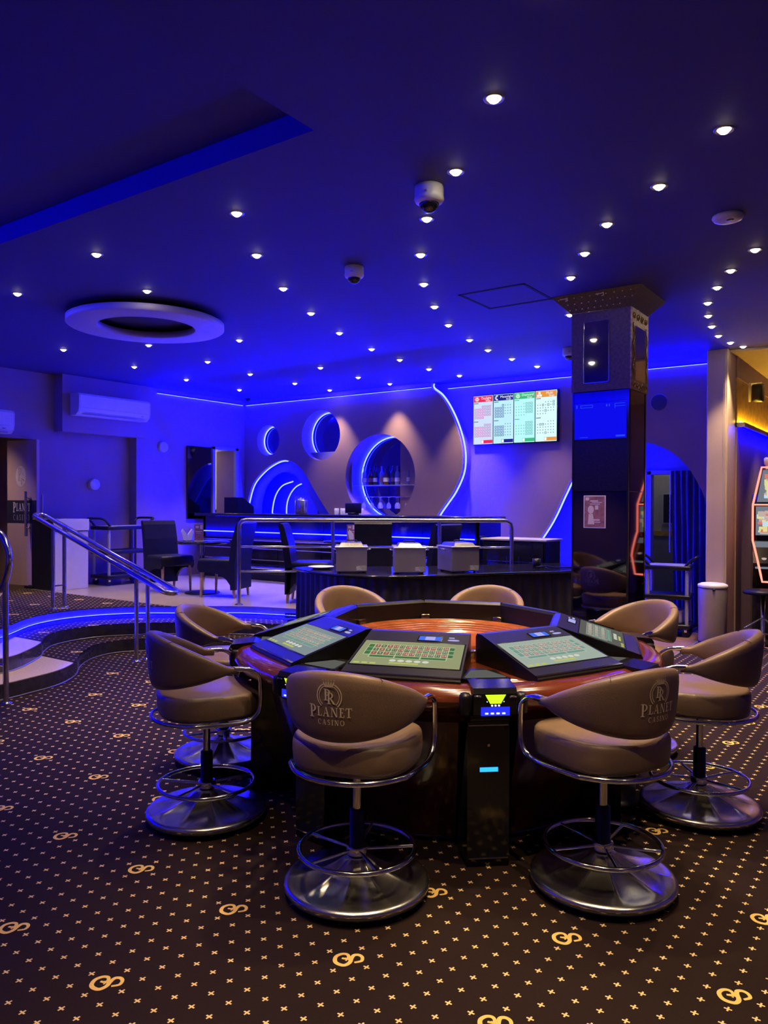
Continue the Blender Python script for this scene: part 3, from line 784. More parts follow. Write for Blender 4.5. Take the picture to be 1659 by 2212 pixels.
# ================================================================== ROULETTE TABLE
rt = thing('roulette_table', 'round mahogany electronic roulette table with eight sloped touch screens', 'roulette table', TC)
# wooden top ring and padded mahogany rim
b = MB(); b.lathe([(0.56,0.735),(0.56,0.762),(1.06,0.748),(1.06,0.72)], 96); b.build('table_top', 'mahogany', rt)
b = MB(); b.lathe([(1.04+0.075*math.cos(t)*1.15, 0.705+0.055*math.sin(t)) for t in [2*PI*i/18 for i in range(19)]], 112); b.build('rim', 'mahogany', rt)
b = MB(); b.lathe([(1.085,0.665),(1.03,0.652),(0.99,0.62),(0.97,0.58),(0.95,0.58)], 96); b.build('apron', 'mahogany_dark', rt)
# wheel bowl with stepped wooden rings
b = MB(); b.lathe([(0.575,0.715),(0.575,0.785),(0.565,0.793),(0.553,0.793)], 96); b.build('bowl_band', 'brass', rt)
prof = [(0.553,0.791),(0.54,0.781)]
for r_ in (0.528, 0.500, 0.472, 0.444, 0.416): z_ = 0.780-(0.528-r_)*0.30; prof += [(r_, z_+0.004), (r_-0.003, z_-0.010), (r_-0.010, z_-0.014), (r_-0.014, z_-0.004), (r_-0.020, z_+0.003)]
prof += [(0.385,0.73),(0.33,0.70),(0.30,0.68)]
b = MB(); b.lathe(prof, 96); bowl = b.build('wheel_bowl', 'wheel_wood', rt)
b = MB(); b.lathe([(0.30,0.683),(0.27,0.687),(0.20,0.675),(0.17,0.68),(0.06,0.693),(0.03,0.705),(0.0,0.705)], 64); wh = b.build('wheel', 'mahogany', rt)
b = MB(); b.lathe([(0.0,0.70),(0.022,0.70),(0.018,0.717),(0.024,0.727),(0.018,0.735),(0.0,0.74)], 20); b.build('turret', 'brass', wh)
for k in range(37):
    a = 2*PI*k/37; b = MB()
    Mx = Matrix.Rotation(a, 4, 'Z'); b.box(0.205, 0.265, -0.001, 0.001, 0.68, 0.693, Mx); b.build('pocket_fret', 'brass', wh)
for k in range(8):
    a = R(-47.5+45*k); b = MB(); Mx = Matrix.Rotation(a, 4, 'Z') @ Matrix.Translation((0.585, 0, 0))
    b.rbox(-0.012, 0.035, -0.03, 0.03, 0.735, 0.815, 0.006, 2, Mx); b.build('bowl_bracket', 'brass', rt)
# body: barrel panels between eight black columns
for k in range(8):
    a = -115+45*k
    b = MB(); prof = [(0.80,0.03),(0.83,0.12),(0.885,0.32),(0.93,0.50),(0.955,0.60)]
    b.lathe(prof, 10, a0=R(a-14.5), a1=R(a+14.5)); b.build('body_panel', 'mahogany_dark', rt)
    b = MB(); b.lathe([(0.76,0.0),(0.79,0.0),(0.80,0.03),(0.78,0.03)], 10, a0=R(a-14.5), a1=R(a+14.5)); b.build('kick_plate', 'black_gloss', rt)
b = MB(); b.lathe([(0.74,0.0),(0.74,0.64)], 32); b.build('core', 'black_plastic', rt)
def acceptor(a):
    """black column between two players with bill acceptor and lights; local X outwards"""
    o = MB()
    o.prism([(0.78,0.0),(1.03,0.0),(1.035,0.02),(1.035,0.60),(1.10,0.63),(1.145,0.66),(1.15,0.745),(1.135,0.765),(1.02,0.775),(0.78,0.76)], -0.088, 0.088, lambda u, v, w_: (u, w_, v))
    c = o.build('acceptor_column', 'black_gloss', rt, (0,0,0), R(a))
    m = MB(); m.box(1.034, 1.040, -0.082, 0.082, 0.035, 0.041); m.build('foot_strip', 'chrome', c)
    m = MB(); m.box(1.034, 1.0365, -0.084, 0.084, 0.585, 0.589); m.build('seam_line', 'brushed', c)
    # sloping yellow arrow and blue mouth on the nose
    m = MB(); m.poly([(1.152,-0.042,0.742),(1.1525,0.042,0.742),(1.151,0.022,0.706),(1.151,-0.022,0.706)]); m.build('arrow', 'arrow_yellow', c)
    m = MB(); m.box(1.146, 1.1505, -0.058, 0.058, 0.658, 0.692); m.build('bill_mouth', 'acceptor_blue', c)
    m = MB()
    for q in range(4): m.rbox(1.150, 1.1535, -0.043+q*0.023, -0.029+q*0.023, 0.664, 0.671, 0.0015, 1)
    for q in (-1, 0, 1): m.rbox(1.1502, 1.1525, q*0.014-0.004, q*0.014+0.004, 0.695, 0.702, 0.0015, 1)
    for s_ in (-1, 1): m.rbox(1.150, 1.1525, s_*0.034-0.002, s_*0.034+0.002, 0.712, 0.716, 0.001, 1)
    m.build('pin_light', 'pin_white', c)
    m = MB(); m.rbox(1.148, 1.153, -0.086, -0.058, 0.732, 0.740, 0.002, 1); m.rbox(1.148, 1.153, 0.058, 0.086, 0.728, 0.736, 0.002, 1); m.build('rivet_bar', 'chrome', c)
    m = MB(); m.box(1.035, 1.037, -0.036, 0.040, 0.395, 0.413); m.build('ticket_slot', 'slot_cyan', c)
    m = MB(); m.cyl((0,0,0), 0.006, 0, 0.004, 10, M=Matrix.Translation((1.035,0.0,0.505)) @ Matrix.Rotation(PI/2, 4, 'Y')); m.build('lock', 'chrome', c)
    # oval cup handle under the rim
    for s_ in (-1, 1):
        y0, y1 = sorted((s_*0.088, s_*0.14)); m = MB(); m.rbox(1.05, 1.14, y0, y1, 0.652, 0.742, 0.02, 3); m.build('cheek', 'black_plastic', c)
    # lit pad between the screens
    m = MB(); m.prism([(0.80,-0.030),(0.985,-0.105),(1.005,-0.09),(1.005,0.09),(0.985,0.105),(0.80,0.030)], 0.745, 0.772, lambda u, v, w_: (u, v, w_)); t = m.build('pad_frame', 'black_plastic', c)
    m = MB(); m.poly([(0.84,-0.035,0.773),(0.975,-0.09,0.773),(0.99,-0.08,0.773),(0.99,0.08,0.773),(0.975,0.09,0.773),(0.84,0.035,0.773)]); m.build('pad_screen', 'screen_dim', c)
for k in range(8): acceptor(-94.0+45*k)
# consoles
def console(a, scr, i):
    t = R(a); r0_ = 1.015
    W = 0.235
    prof = [(0.0,0.745),(0.0,0.768),(0.012,0.780),(0.405,0.896),(0.435,0.896),(0.447,0.882),(0.447,0.745)]
    o = MB(); o.prism(prof, -W, W, lambda u, v, w_: (w_*(1.11-0.11*u/0.447), u, v))
    c = o.build('console', 'black_plastic', rt, (r0_*math.cos(t), r0_*math.sin(t), 0), t+PI/2)
    sl = math.atan2(0.116, 0.393); ox, oz = 0.012, 0.780
    def P(x, s_, h=0.0): return (x*(1.11-0.11*s_/0.43), ox+s_*math.cos(sl)-h*math.sin(sl), oz+s_*math.sin(sl)+h*math.cos(sl))
    def rect(m, x0, x1, s0, s1, h): m.poly([P(x0,s0,h),P(x1,s0,h),P(x1,s1,h),P(x0,s1,h)])
    def slab(m, x0, x1, s0, s1, h0, h1):
        vs = [P(x0,s0,h0),P(x1,s0,h0),P(x1,s1,h0),P(x0,s1,h0),P(x0,s0,h1),P(x1,s0,h1),P(x1,s1,h1),P(x0,s1,h1)]
        m.add(vs, [(0,3,2,1),(4,5,6,7),(0,1,5,4),(1,2,6,5),(2,3,7,6),(3,0,4,7)])
    X0, X1, S0, S1 = -0.222, 0.222, 0.072, 0.300
    m = MB(); slab(m, X0-0.006, X1+0.006, S0-0.006, S1+0.006, 0.0, 0.0015); m.build('screen_frame', 'black_gloss', c)
    m = MB(); rect(m, X0, X1, S0, S1, 0.0022); m.build('touch_screen', scr, c)
    # betting layout: zero box, 3 x 12 numbers, outside bets
    gx, gs, cw, chh = -0.165, 0.162, 0.0272, 0.034
    ln = MB(); red = MB(); blk = MB(); grn = MB()
    reds = {1,3,5,7,9,12,14,16,18,19,21,23,25,27,30,32,34,36}
    for cix in range(12):
        for rix in range(3):
            nn = cix*3+rix+1; x = gx+cix*cw; s_ = gs+rix*chh
            rect(red if nn in reds else blk, x+0.003, x+cw-0.003, s_+0.004, s_+chh-0.004, 0.0028)
    rect(grn, gx-0.026, gx-0.003, gs+0.004, gs+3*chh-0.004, 0.0028)
    for q in range(3): rect(grn, gx+q*4*cw+0.004, gx+(q+1)*4*cw-0.004, gs-0.020, gs-0.004, 0.0028)
    for rix in range(3): rect(grn, gx+12*cw+0.003, gx+12*cw+0.022, gs+rix*chh+0.004, gs+(rix+1)*chh-0.004, 0.0028)
    for q in range(13): rect(ln, gx+q*cw-0.0009, gx+q*cw+0.0009, gs, gs+3*chh, 0.0032)
    for q in range(4): rect(ln, gx-0.028, gx+12*cw+0.024, gs+q*chh-0.0009, gs+q*chh+0.0009, 0.0032)
    for q in range(4): rect(ln, gx+q*4*cw-0.0009, gx+q*4*cw+0.0009, gs-0.024, gs, 0.0032)
    rect(ln, gx, gx+12*cw, gs-0.025, gs-0.0235, 0.0032); rect(ln, gx-0.029, gx-0.0275, gs, gs+3*chh, 0.0032)
    pre = 'cell_' if i == 1 else 'wash_'
    ln.build('bet_grid', 'grid_line' if i == 1 else 'wash_line', c); red.build('red_fields', pre+'red', c); blk.build('black_fields', pre+'dark', c); grn.build('green_fields', pre+'green', c)
    m = MB()
    for q in range(5): m.add([P(-0.055+q*0.034+0.013*math.cos(z)*1.1, 0.116+0.0105*math.sin(z), 0.0032) for z in [2*PI*j/14 for j in range(14)]], [tuple(range(14))])
    m.build('chip_icons', 'chip_white', c)
    m = MB(); rect(m, -0.065, 0.055, 0.088, 0.100, 0.0032)
    for q in range(3): rect(m, -0.21+q*0.034, -0.186+q*0.034, 0.078, 0.092, 0.0032)
    m.build('credit_bar', 'bar_yellow', c)
    # numbers
    big = bpy.data.meshes.new('numbers'); bm = bmesh.new()
    for nn in range(1, 37):
        me = NUMS[nn]; x = gx+((nn-1)//3+0.5)*cw; s_ = gs+((nn-1) % 3+0.5)*chh
        o0 = len(bm.verts)
        tmp = bmesh.new(); tmp.from_mesh(me)
        mp = [bm.verts.new(P(x+v.co.x, s_+v.co.y, 0.0036)) for v in tmp.verts]
        tmp.verts.index_update()
        for f in tmp.faces: bm.faces.new([mp[v.index] for v in f.verts])
        tmp.free()
    bm.to_mesh(big); bm.free(); big.materials.append(MATS['chip_white']); link('numbers', big, c)
    # small display and lit button strip above the screen
    m = MB(); slab(m, 0.005, 0.118, 0.320, 0.368, 0.0, 0.003); d = m.build('display_frame', 'black_gloss', c)
    m = MB(); rect(m, 0.011, 0.112, 0.325, 0.363, 0.0036); d = m.build('small_display', 'lcd_blue' if i in (0, 1, 2) else 'lcd_lilac', c)
    m = MB(); rect(m, 0.040, 0.085, 0.327, 0.361, 0.0042); m.build('display_panel', 'lcd_lilac', c)
    m = MB(); m.add([P(0.168+0.027*math.copysign(abs(math.cos(z))**.6, math.cos(z)), 0.338+0.008*math.sin(z), 0.002) for z in [2*PI*j/16 for j in range(16)]], [tuple(range(16))]); rect(m, 0.145, 0.170, 0.356, 0.366, 0.002); m.build('card_slot', 'lit_pad', c)
    m = MB(); slab(m, -0.235, 0.235, -0.006, 0.004, -0.004, 0.001); m.build('front_lip', 'black_gloss', c)
    return c
NUMS = {nn: text_mesh(str(nn), 0.020, 'chip_white') for nn in range(1, 37)}
for k in range(8):
    scr = ['screen_grey', 'screen_green', 'screen_teal', 'screen_dim', 'screen_dim', 'screen_dim', 'screen_dim', 'screen_dim'][k]
    console(-115+45*k+(2 if k == 2 else 0), scr, k)
# ================================================================== MIRRORED PILLAR
PX0, PX1, PY0, PY1 = -2.43, -1.96, 6.13, 6.56
pl = thing('mirrored_pillar', 'square pillar with dark mirrors, blue screen and patterned gilded top', 'pillar', ((PX0+PX1)/2, (PY0+PY1)/2, 0))
ox, oy = (PX0+PX1)/2, (PY0+PY1)/2
hx, hy = (PX1-PX0)/2, (PY1-PY0)/2
b = MB(); b.box(-hx+0.02, hx-0.02, -hy+0.02, hy-0.02, 0, 2.42); b.build('core', 'black_plastic', pl)
zs = [(0.0, 1.60, 'mirror_dark'), (1.605, 2.02, 'pillar_texture'), (2.33, 2.415, 'black_gloss')]
for z0, z1, mm in zs:
    b = MB(); b.box(-hx+0.015, hx-0.015, -hy, -hy+0.02, z0, z1); b.build('front_pane', mm, pl)
b = MB(); b.box(-hx, -hx+0.014, -hy-0.004, -hy+0.03, 0, 2.42); b.box(hx-0.014, hx, -hy-0.004, -hy+0.03, 0, 2.42); b.box(hx-0.005, hx+0.004, hy-0.02, hy+0.004, 0, 2.42); b.build('edge_profile', 'black_gloss', pl)
for z0, z1 in ((0.0, 1.60), (1.605, 2.415)):
    b = MB(); b.box(hx-0.02, hx, -hy+0.015, hy-0.004, z0, z1); b.build('side_pane', 'mirror', pl).active_material = MATS['mirror_dark']
    b = MB(); b.box(-hx, -hx+0.02, -hy+0.015, hy-0.004, z0, z1); b.build('side_pane', 'mirror_dark', pl)
# blue screen let into the front
b = MB(); b.box(-hx+0.015, hx-0.015, -hy-0.002, -hy+0.02, 2.022, 2.328); scn = b.build('screen_bezel', 'black_gloss', pl)
b = MB(); b.poly([(-hx+0.02,-hy-0.0035,2.03),(hx-0.02,-hy-0.0035,2.03),(hx-0.02,-hy-0.0035,2.32),(-hx+0.02,-hy-0.0035,2.32)]); b.build('blue_screen', 'screen_blue', pl)
b = MB()
for (x0, x1, z0, z1) in ((-0.20,-0.19,2.285,2.312),(-0.165,-0.06,2.286,2.290),(-0.165,-0.06,2.306,2.310),(-0.165,-0.161,2.286,2.310),(-0.064,-0.06,2.286,2.310),(0.05,0.06,2.288,2.308),(0.072,0.080,2.288,2.308),(0.12,0.205,2.286,2.290),(0.12,0.205,2.306,2.310),(0.12,0.124,2.27,2.310),(-0.17,-0.10,2.044,2.048),(0.13,0.205,2.042,2.056)):
    b.poly([(x0,-hy-0.005,z0),(x1,-hy-0.005,z0),(x1,-hy-0.005,z1),(x0,-hy-0.005,z1)])
b.build('screen_marks', 'screen_blue2', scn)
# upper box with patterned panels and mirrors
b = MB(); b.box(-hx-0.008, hx+0.008, -hy-0.008, hy+0.008, 2.42, 3.07); b.build('upper_box', 'pillar_pattern', pl)
b = MB(); b.box(hx+0.008, hx+0.016, -hy-0.008, hy+0.008, 2.42, 3.07); sp_ = b.build('gilded_side', 'pillar_gold', pl)
b = MB(); b.box(-0.135, 0.07, -hy-0.012, -hy-0.006, 2.49, 2.985); b.build('front_mirror', 'mirror', pl)
b = MB()
for (x0, x1, z0, z1) in ((-0.14,-0.135,2.485,2.99),(0.07,0.075,2.485,2.99),(-0.14,0.075,2.485,2.49),(-0.14,0.075,2.985,2.99)): b.box(x0, x1, -hy-0.015, -hy-0.006, z0, z1)
b.build('mirror_trim', 'chrome', pl)
b = MB(); b.box(hx+0.012, hx+0.02, -0.13, 0.13, 2.50, 2.93); b.build('side_mirror', 'mirror', pl)
# scroll ornament of the gilded side
b = MB()
for q in range(4):
    cy = -0.15+q*0.1
    b.tube([(hx+0.019, cy+0.034*math.cos(a)*(1-0.06*a), 3.005+0.028*math.sin(a)*(1-0.06*a)) for a in [i*0.45 for i in range(24)]], 0.004, 5)
    b.tube([(hx+0.019, cy+0.034*math.cos(a)*(1-0.06*a), 2.458+0.024*math.sin(a)*(1-0.06*a)) for a in [i*0.45 for i in range(24)]], 0.004, 5)
for s_ in (-1, 1):
    b.tube([(hx+0.019, s_*0.165+0.02*math.sin(z*38), z) for z in [2.5+0.01*i for i in range(46)]], 0.004, 5)
b.build('scroll_ornament', 'brass', sp_)
# flared crown
vs = []
for (a0, a1, b0, b1, z) in ((-hx-0.012, hx+0.012, -hy-0.012, hy+0.012, 3.07), (-0.375, 0.365, -0.345, 0.325, 3.199)):
    vs += [(a0,b0,z),(a1,b0,z),(a1,b1,z),(a0,b1,z)]
b = MB(); b.add(vs, [(0,1,5,4),(1,2,6,5),(2,3,7,6),(3,0,4,7),(3,2,1,0)]); crown = b.build('crown', 'crown_panel', pl)
b = MB(); b.tube([(-hx-0.014,-hy-0.014,3.068),(hx+0.014,-hy-0.014,3.068),(hx+0.014,hy+0.014,3.068)], 0.004, 6); b.build('crown_bead', 'chrome', crown)
b = MB()
def cr(u, v, off=0.003):   # u along the front, v from bottom to top of the flare
    x0, x1 = -hx-0.012+(-0.375+hx+0.012)*v, hx+0.012+(0.365-hx-0.012)*v
    y = -hy-0.012+(-0.345+hy+0.012)*v; z = 3.07+0.129*v
    return Vector((x0+(x1-x0)*u, y-off*0.7, z-off*0.7))
for row, v in enumerate((0.2, 0.5, 0.8)):
    for q in range(10 if row else 9):
        p = cr((q+0.5+0.5*(row % 2))/10.5, v); b.box(p.x-0.004, p.x+0.004, p.y-0.002, p.y+0.002, p.z-0.004, p.z+0.004)
b.build('crown_stud', 'gold_print', crown)
b = MB()
for u in (0.12, 0.55):
    p = cr(u, 0.82, 0.005); b.tube([(p.x-0.035, p.y, p.z+0.004), (p.x+0.01, p.y, p.z+0.004), (p.x+0.03, p.y-0.006, p.z+0.008), (p.x+0.03, p.y, p.z-0.012), (p.x+0.012, p.y+0.004, p.z-0.014)], 0.005, 5)
b.build('crown_scroll', 'gold_print', crown)
# poster
po = MB(); po.box(-0.092, 0.092, -0.004, 0.0, 0.0, 0.265)
pst = po.build('poster', 'paper', loc=(-2.235, PY0-0.003, 1.305), label='small pink-brown poster with white border on the dark pillar mirror', cat='poster')
b = MB(); b.poly([(-0.085,-0.005,0.007),(0.085,-0.005,0.007),(0.085,-0.005,0.258),(-0.085,-0.005,0.258)]); b.build('poster_print', 'menu', pst)
b = MB()
for (x0, z0, x1, z1) in ((-0.035,0.215,0.03,0.226),(-0.02,0.205,0.06,0.212),(-0.04,0.192,0.045,0.198),(-0.03,0.060,0.045,0.072),(-0.02,0.045,0.05,0.052)): b.poly([(x0,-0.006,z0),(x1,-0.006,z0),(x1,-0.006,z1),(x0,-0.006,z1)])
b.poly([(-0.03+0.026*math.cos(a), -0.006, 0.15+0.034*math.sin(a)) for a in [2*PI*i/16 for i in range(16)]])
b.poly([(0.005,-0.006,0.15),(0.032,-0.006,0.15),(0.032,-0.006,0.185),(0.005,-0.006,0.185)])
b.poly([(-0.075,-0.006,0.225),(-0.045,-0.006,0.225),(-0.045,-0.006,0.25),(-0.075,-0.006,0.25)])
b.poly([(-0.055,-0.0055,0.03),(0.0,-0.0055,0.03),(-0.012,-0.0055,0.115),(-0.048,-0.0055,0.115)])
b.build('poster_shapes', 'door_logo', pst)

# ================================================================== TELEVISION
tx0, tz0 = bw(-5.28, 2.32); tx1, tz1 = bw(-4.01, 3.02)
TW, TH = tx1-tx0, tz1-tz0
tv = thing('television', 'wall television showing four bingo number sheets beside the S curve', 'television', ((tx0+tx1)/2, YT-0.03, (tz0+tz1)/2))
b = MB(); b.rbox(-TW/2, TW/2, -0.035, 0.02, -TH/2, TH/2, 0.006, 2); b.build('housing', 'black_gloss', tv)
b = MB(); b.box(-0.3, 0.3, 0.015, 0.03, -0.2, 0.2); b.build('bracket', 'black_plastic', tv)
SH = [('tv_paper_pink','tv_red','Daylight','tv_pink'),('tv_paper','tv_navy','Moonlight','tv_navy'),('tv_paper_mint','tv_green','Diamond','tv_teal'),('tv_paper_cream','tv_orange','Multi','tv_ink')]
pw = (TW-0.03)/4
yS = -0.0365
def R4(m, x0, x1, z0, z1, y): m.poly([(x0,y,z0),(x1,y,z0),(x1,y,z1),(x0,y,z1)])
for i, (pap, hd, ttl, ink) in enumerate(SH):
    x0 = -TW/2+0.012+i*(pw+0.003); x1 = x0+pw-0.008; z1 = TH/2-0.012; z0 = -TH/2+0.012
    m = MB(); R4(m, x0, x1, z0, z1, yS); sh_ = m.build('bingo_sheet', pap, tv)
    m = MB(); R4(m, x0+0.004, x1-0.004, z1-0.085, z1-0.006, yS-0.001); m.build('header', hd, sh_)
    m = MB(); R4(m, x0+0.12, x1-0.002, z0+0.01, z0+0.055, yS-0.001); m.build('footer', hd, sh_)
    me = text_mesh(ttl, 0.046, 'tv_white'); o = link('title', me, sh_, (x0+0.195, yS-0.002, z1-0.035)); o.rotation_euler = (PI/2, 0, 0)
    me = text_mesh('Bingo', 0.032, 'tv_white'); o = link('title', me, sh_, (x0+0.225, yS-0.002, z1-0.068)); o.rotation_euler = (PI/2, 0, 0)
    m = MB(); R4(m, x0+0.125, x0+0.155, z0+0.014, z0+0.051, yS-0.002); m.build('footer_icon', 'tv_white', sh_)
    m = MB()
    # icon: sun, moon, wheel, blocks
    cx, cz = x0+0.055, z1-0.045
    if i in (0, 2):
        for q in range(8):
            a = q*PI/4; m.poly([(cx+0.016*math.cos(a-0.25), yS-0.002, cz+0.016*math.sin(a-0.25)), (cx+0.016*math.cos(a+0.25), yS-0.002, cz+0.016*math.sin(a+0.25)), (cx+0.034*math.cos(a+0.1), yS-0.002, cz+0.034*math.sin(a+0.1)), (cx+0.034*math.cos(a-0.1), yS-0.002, cz+0.034*math.sin(a-0.1))])
        for pp in band(cx, cz, (0.018,0.018), (0.010,0.010), 0, 360, 12): m.poly([(u, yS-0.002, v) for u, v in pp])
    elif i == 1:
        for rr_ in (0.030, 0.018):
            for pp in band(cx, cz, (rr_, rr_+0.004), (rr_-0.007, rr_-0.003), 60, 300, 12): m.poly([(u, yS-0.002, v) for u, v in pp])
    else:
        for dx, dz in ((-0.018,-0.018),(0.018,-0.018),(0,0.014)): R4(m, cx+dx-0.015, cx+dx+0.015, cz+dz-0.014, cz+dz+0.014, yS-0.002)
    m.build('icon', 'tv_white', sh_)
    # two calendars of numbered squares
    mk = MB(); tx = MB()
    for blk, zt in ((0, z1-0.135), (1, z1-0.385)):
        R4(tx, x0+0.008, x0+0.075, zt+0.028, zt+0.038, yS-0.001)
        rows = 5
        for rw in range(rows):
            for cc in range(7):
                if rw == 0 and cc < 3+blk: continue
                if rw == rows-1 and cc > (3 if blk == 0 else 6): continue
                xx = x0+0.018+cc*0.0365; zz = zt-rw*0.037
                framed = (i == 0) or (i == 1 and cc < 4) or (i == 2 and cc > 3) or (i == 3 and random.random() < 0.08)
                if framed:
                    for u0, u1, v0, v1 in ((0,0.028,0,0.006),(0,0.028,0.022,0.028),(0,0.006,0,0.028),(0.022,0.028,0,0.028)): R4(mk, xx+u0, xx+u1, zz-0.028+v0, zz-0.028+v1, yS-0.001)
                else:
                    R4(tx, xx+0.008, xx+0.018, zz-0.020, zz-0.008, yS-0.001)
    mk.build('number_squares', ink, sh_)
    tx.build('plain_numbers', 'tv_ink' if i != 2 else 'tv_teal', sh_)

# ================================================================== BAR
bar = thing('bar_counter', 'long black glossy bar counter with a glowing blue strip', 'bar', (-6.6, 8.1, H3))
b = MB(); b.rbox(-2.62, 2.32, -0.12, 0.55, 0.925, 0.965, 0.008, 2); b.build('bar_top', 'black_gloss', bar)
for q in range(6):
    x0 = -2.55+q*0.80; b = MB(); b.rbox(x0, x0+0.795, 0.0, 0.04, 0.60, 0.925, 0.004, 1, smooth=False); b.build('upper_panel', 'black_gloss', bar)
    b = MB(); b.rbox(x0, x0+0.795, -0.04, 0.04, 0.10, 0.58, 0.004, 1, smooth=False); b.build('lower_panel', 'black_gloss', bar)
b = MB(); b.box(-2.55, 2.25, 0.0, 0.05, 0.0, 0.10); b.build('plinth', 'black_plastic', bar)
b = MB(); b.box(-2.55, -2.50, 0.0, 1.0, 0.0, 0.925); b.box(2.20, 2.25, 0.0, 0.55, 0.0, 0.925); b.build('side_panel', 'black_gloss', bar)
b = MB(); b.tube([(-2.5,-0.02,0.695),(2.2,-0.02,0.695)], 0.009, 6); bl_ = b.build('bar_light', 'led_core', bar)
b = MB(); b.tube([(-2.5,-0.030,0.695),(2.2,-0.030,0.695)], 0.006, 6); b.build('bright_core', 'blown_core', bl_)
for q, z in enumerate((0.575, 0.46, 0.30)):
    b = MB(); b.tube([(-2.5,-0.055,z),(2.2,-0.055,z)], 0.006, 6); b.build('trim_line', 'chrome', bar)
b = MB(); b.tube([(-2.45,-0.2,0.20),(2.15,-0.2,0.20)], 0.018, 8); b.build('foot_rail', 'chrome', bar)
for q in range(5):
    b = MB(); x = -2.3+q*1.1; b.tube([(x,-0.2,0.20),(x,-0.04,0.20)], 0.010, 6); b.build('rail_bracket', 'chrome', bar)
# steel canister on the bar
cn = thing('canister', 'steel canister standing on the bar in front of the arch', 'canister', (-7.28, 8.25, H3+0.965))
b = MB(); b.lathe([(0.0,0.0),(0.085,0.0),(0.088,0.01),(0.088,0.19),(0.082,0.20),(0.075,0.19),(0.07,0.10),(0.0,0.10)], 28); b.build('body', 'steel', cn)
b = MB()
for q in range(5): b.rbox(-0.05+q*0.022, -0.035+q*0.022, -0.02+0.012*(q % 2), 0.0, 0.17, 0.215+0.01*(q % 3), 0.003, 1)
b.build('contents', 'paper', cn)
# register screen seen from behind
rg = thing('register', 'dark register screen on the bar before the large round niche', 'register', (-6.35, 8.25, H3+0.965))
b = MB(); b.rbox(-0.13, 0.13, -0.02, 0.02, 0.02, 0.16, 0.012, 2); b.build('screen_back', 'black_plastic', rg)
b = MB(); b.rbox(-0.06, 0.06, -0.05, 0.05, 0.0, 0.03, 0.008, 2); b.build('foot', 'black_plastic', rg)
# till beside the lit doorway
tl_ = MB(); tl_.prism([(0,0),(0.34,0),(0.34,0.10),(0.10,0.24),(0,0.24)], -0.15, 0.15, lambda u, v, w_: (w_, u, v))
tl_.build('till', 'black_plastic', loc=(-8.75, 8.3, H3+0.965), label='dark till at the left end of the bar', cat='till')

# shelf, bottles and glasses in the large niche
ncx, ncz, nr, nd = CIR[2][1], CIR[2][2], CIR[2][3], CIR[2][4]
zsh = 1.775
shf = MB(); wsh = math.sqrt(max(0.0, nr**2-(zsh-ncz)**2))-0.02
shf.box(ncx-wsh, ncx+wsh, YP+0.12, YP+nd-0.003, zsh-0.012, zsh)
shf.build('glass_shelf', 'glass', label='glass shelf carrying bottles in the large round niche', cat='shelf')
zr = 1.60; wr = math.sqrt(nr**2-(zr-ncz)**2)-0.04
b = MB()
for yy in (YP+0.16, YP+0.22, YP+0.28, YP+0.34): b.tube([(ncx-wr, yy, zr), (ncx+wr, yy, zr)], 0.005, 6)
b.build('glass_rack', 'chrome', label='steel rack of hanging glasses in the large round niche', cat='rack')
def bottle_prof(k):
    if k == 0: return [(0,0),(0.036,0),(0.038,0.01),(0.038,0.16),(0.030,0.19),(0.014,0.21),(0.013,0.27),(0.015,0.272),(0.015,0.285),(0,0.285)]
    if k == 1: return [(0,0),(0.045,0),(0.046,0.01),(0.046,0.12),(0.040,0.15),(0.016,0.175),(0.014,0.225),(0.017,0.228),(0.017,0.25),(0,0.25)]
    return [(0,0),(0.032,0),(0.033,0.01),(0.034,0.19),(0.026,0.215),(0.012,0.23),(0.012,0.285),(0.014,0.288),(0.014,0.30),(0,0.30)]
BK = ['bottle_clear','bottle_amber','bottle_green','bottle_clear','bottle_amber','bottle_green','bottle_clear','bottle_green','bottle_clear','bottle_amber']
ords = ['leftmost','second','third','fourth','fifth','sixth','seventh','eighth','ninth','rightmost']
for q in range(10):
    x = ncx-0.46+q*0.102; kx = q % 3
    b = MB(); b.lathe(bottle_prof(kx), 20)
    t = thing('bottle', '%s bottle from the left on the large round niche shelf' % ords[q] if 0 < q < 9 else '%s bottle on the large round niche shelf' % ords[q], 'bottle', (x, YP+0.25+0.03*(q % 2), zsh), group='bottles in the round niche')
    b.build('glass_body', BK[q], t)
    b = MB(); pr = bottle_prof(kx); rm = pr[2][0]+0.0008; b.lathe([(rm,0.05),(rm,0.11)], 20); b.build('bottle_label', 'paper' if q % 2 == 0 else 'menu', t)
gp = [(0.032,0.0),(0.033,-0.003),(0.004,-0.008),(0.0035,-0.075),(0.022,-0.090),(0.034,-0.115),(0.036,-0.14),(0.031,-0.17),(0.0295,-0.17),(0.0345,-0.14)]
for q in range(9):
    x = ncx-0.42+q*0.105
    t = MB(); t.lathe(gp, 18)
    t.build('wine_glass', 'glass', loc=(x, YP+0.19+0.06*(q % 3), zr-0.006), label='stemmed glass hanging upside down in the large round niche', cat='glass', group='hanging glasses in the round niche')
# lower shelf with tumblers
zl = 1.36; wl = math.sqrt(max(0.02, nr**2-(zl-ncz)**2))-0.03
for q in range(6):
    t = MB(); t.lathe([(0,0),(0.030,0),(0.034,0.085),(0.031,0.085),(0.028,0.008)], 18)
    t.build('tumbler', 'glass', loc=(ncx-0.1+q*0.08, 8.35+0.03*(q % 2), H3+0.966), label='clear tumbler on the bar before the large round niche', cat='glass', group='tumblers on the bar')

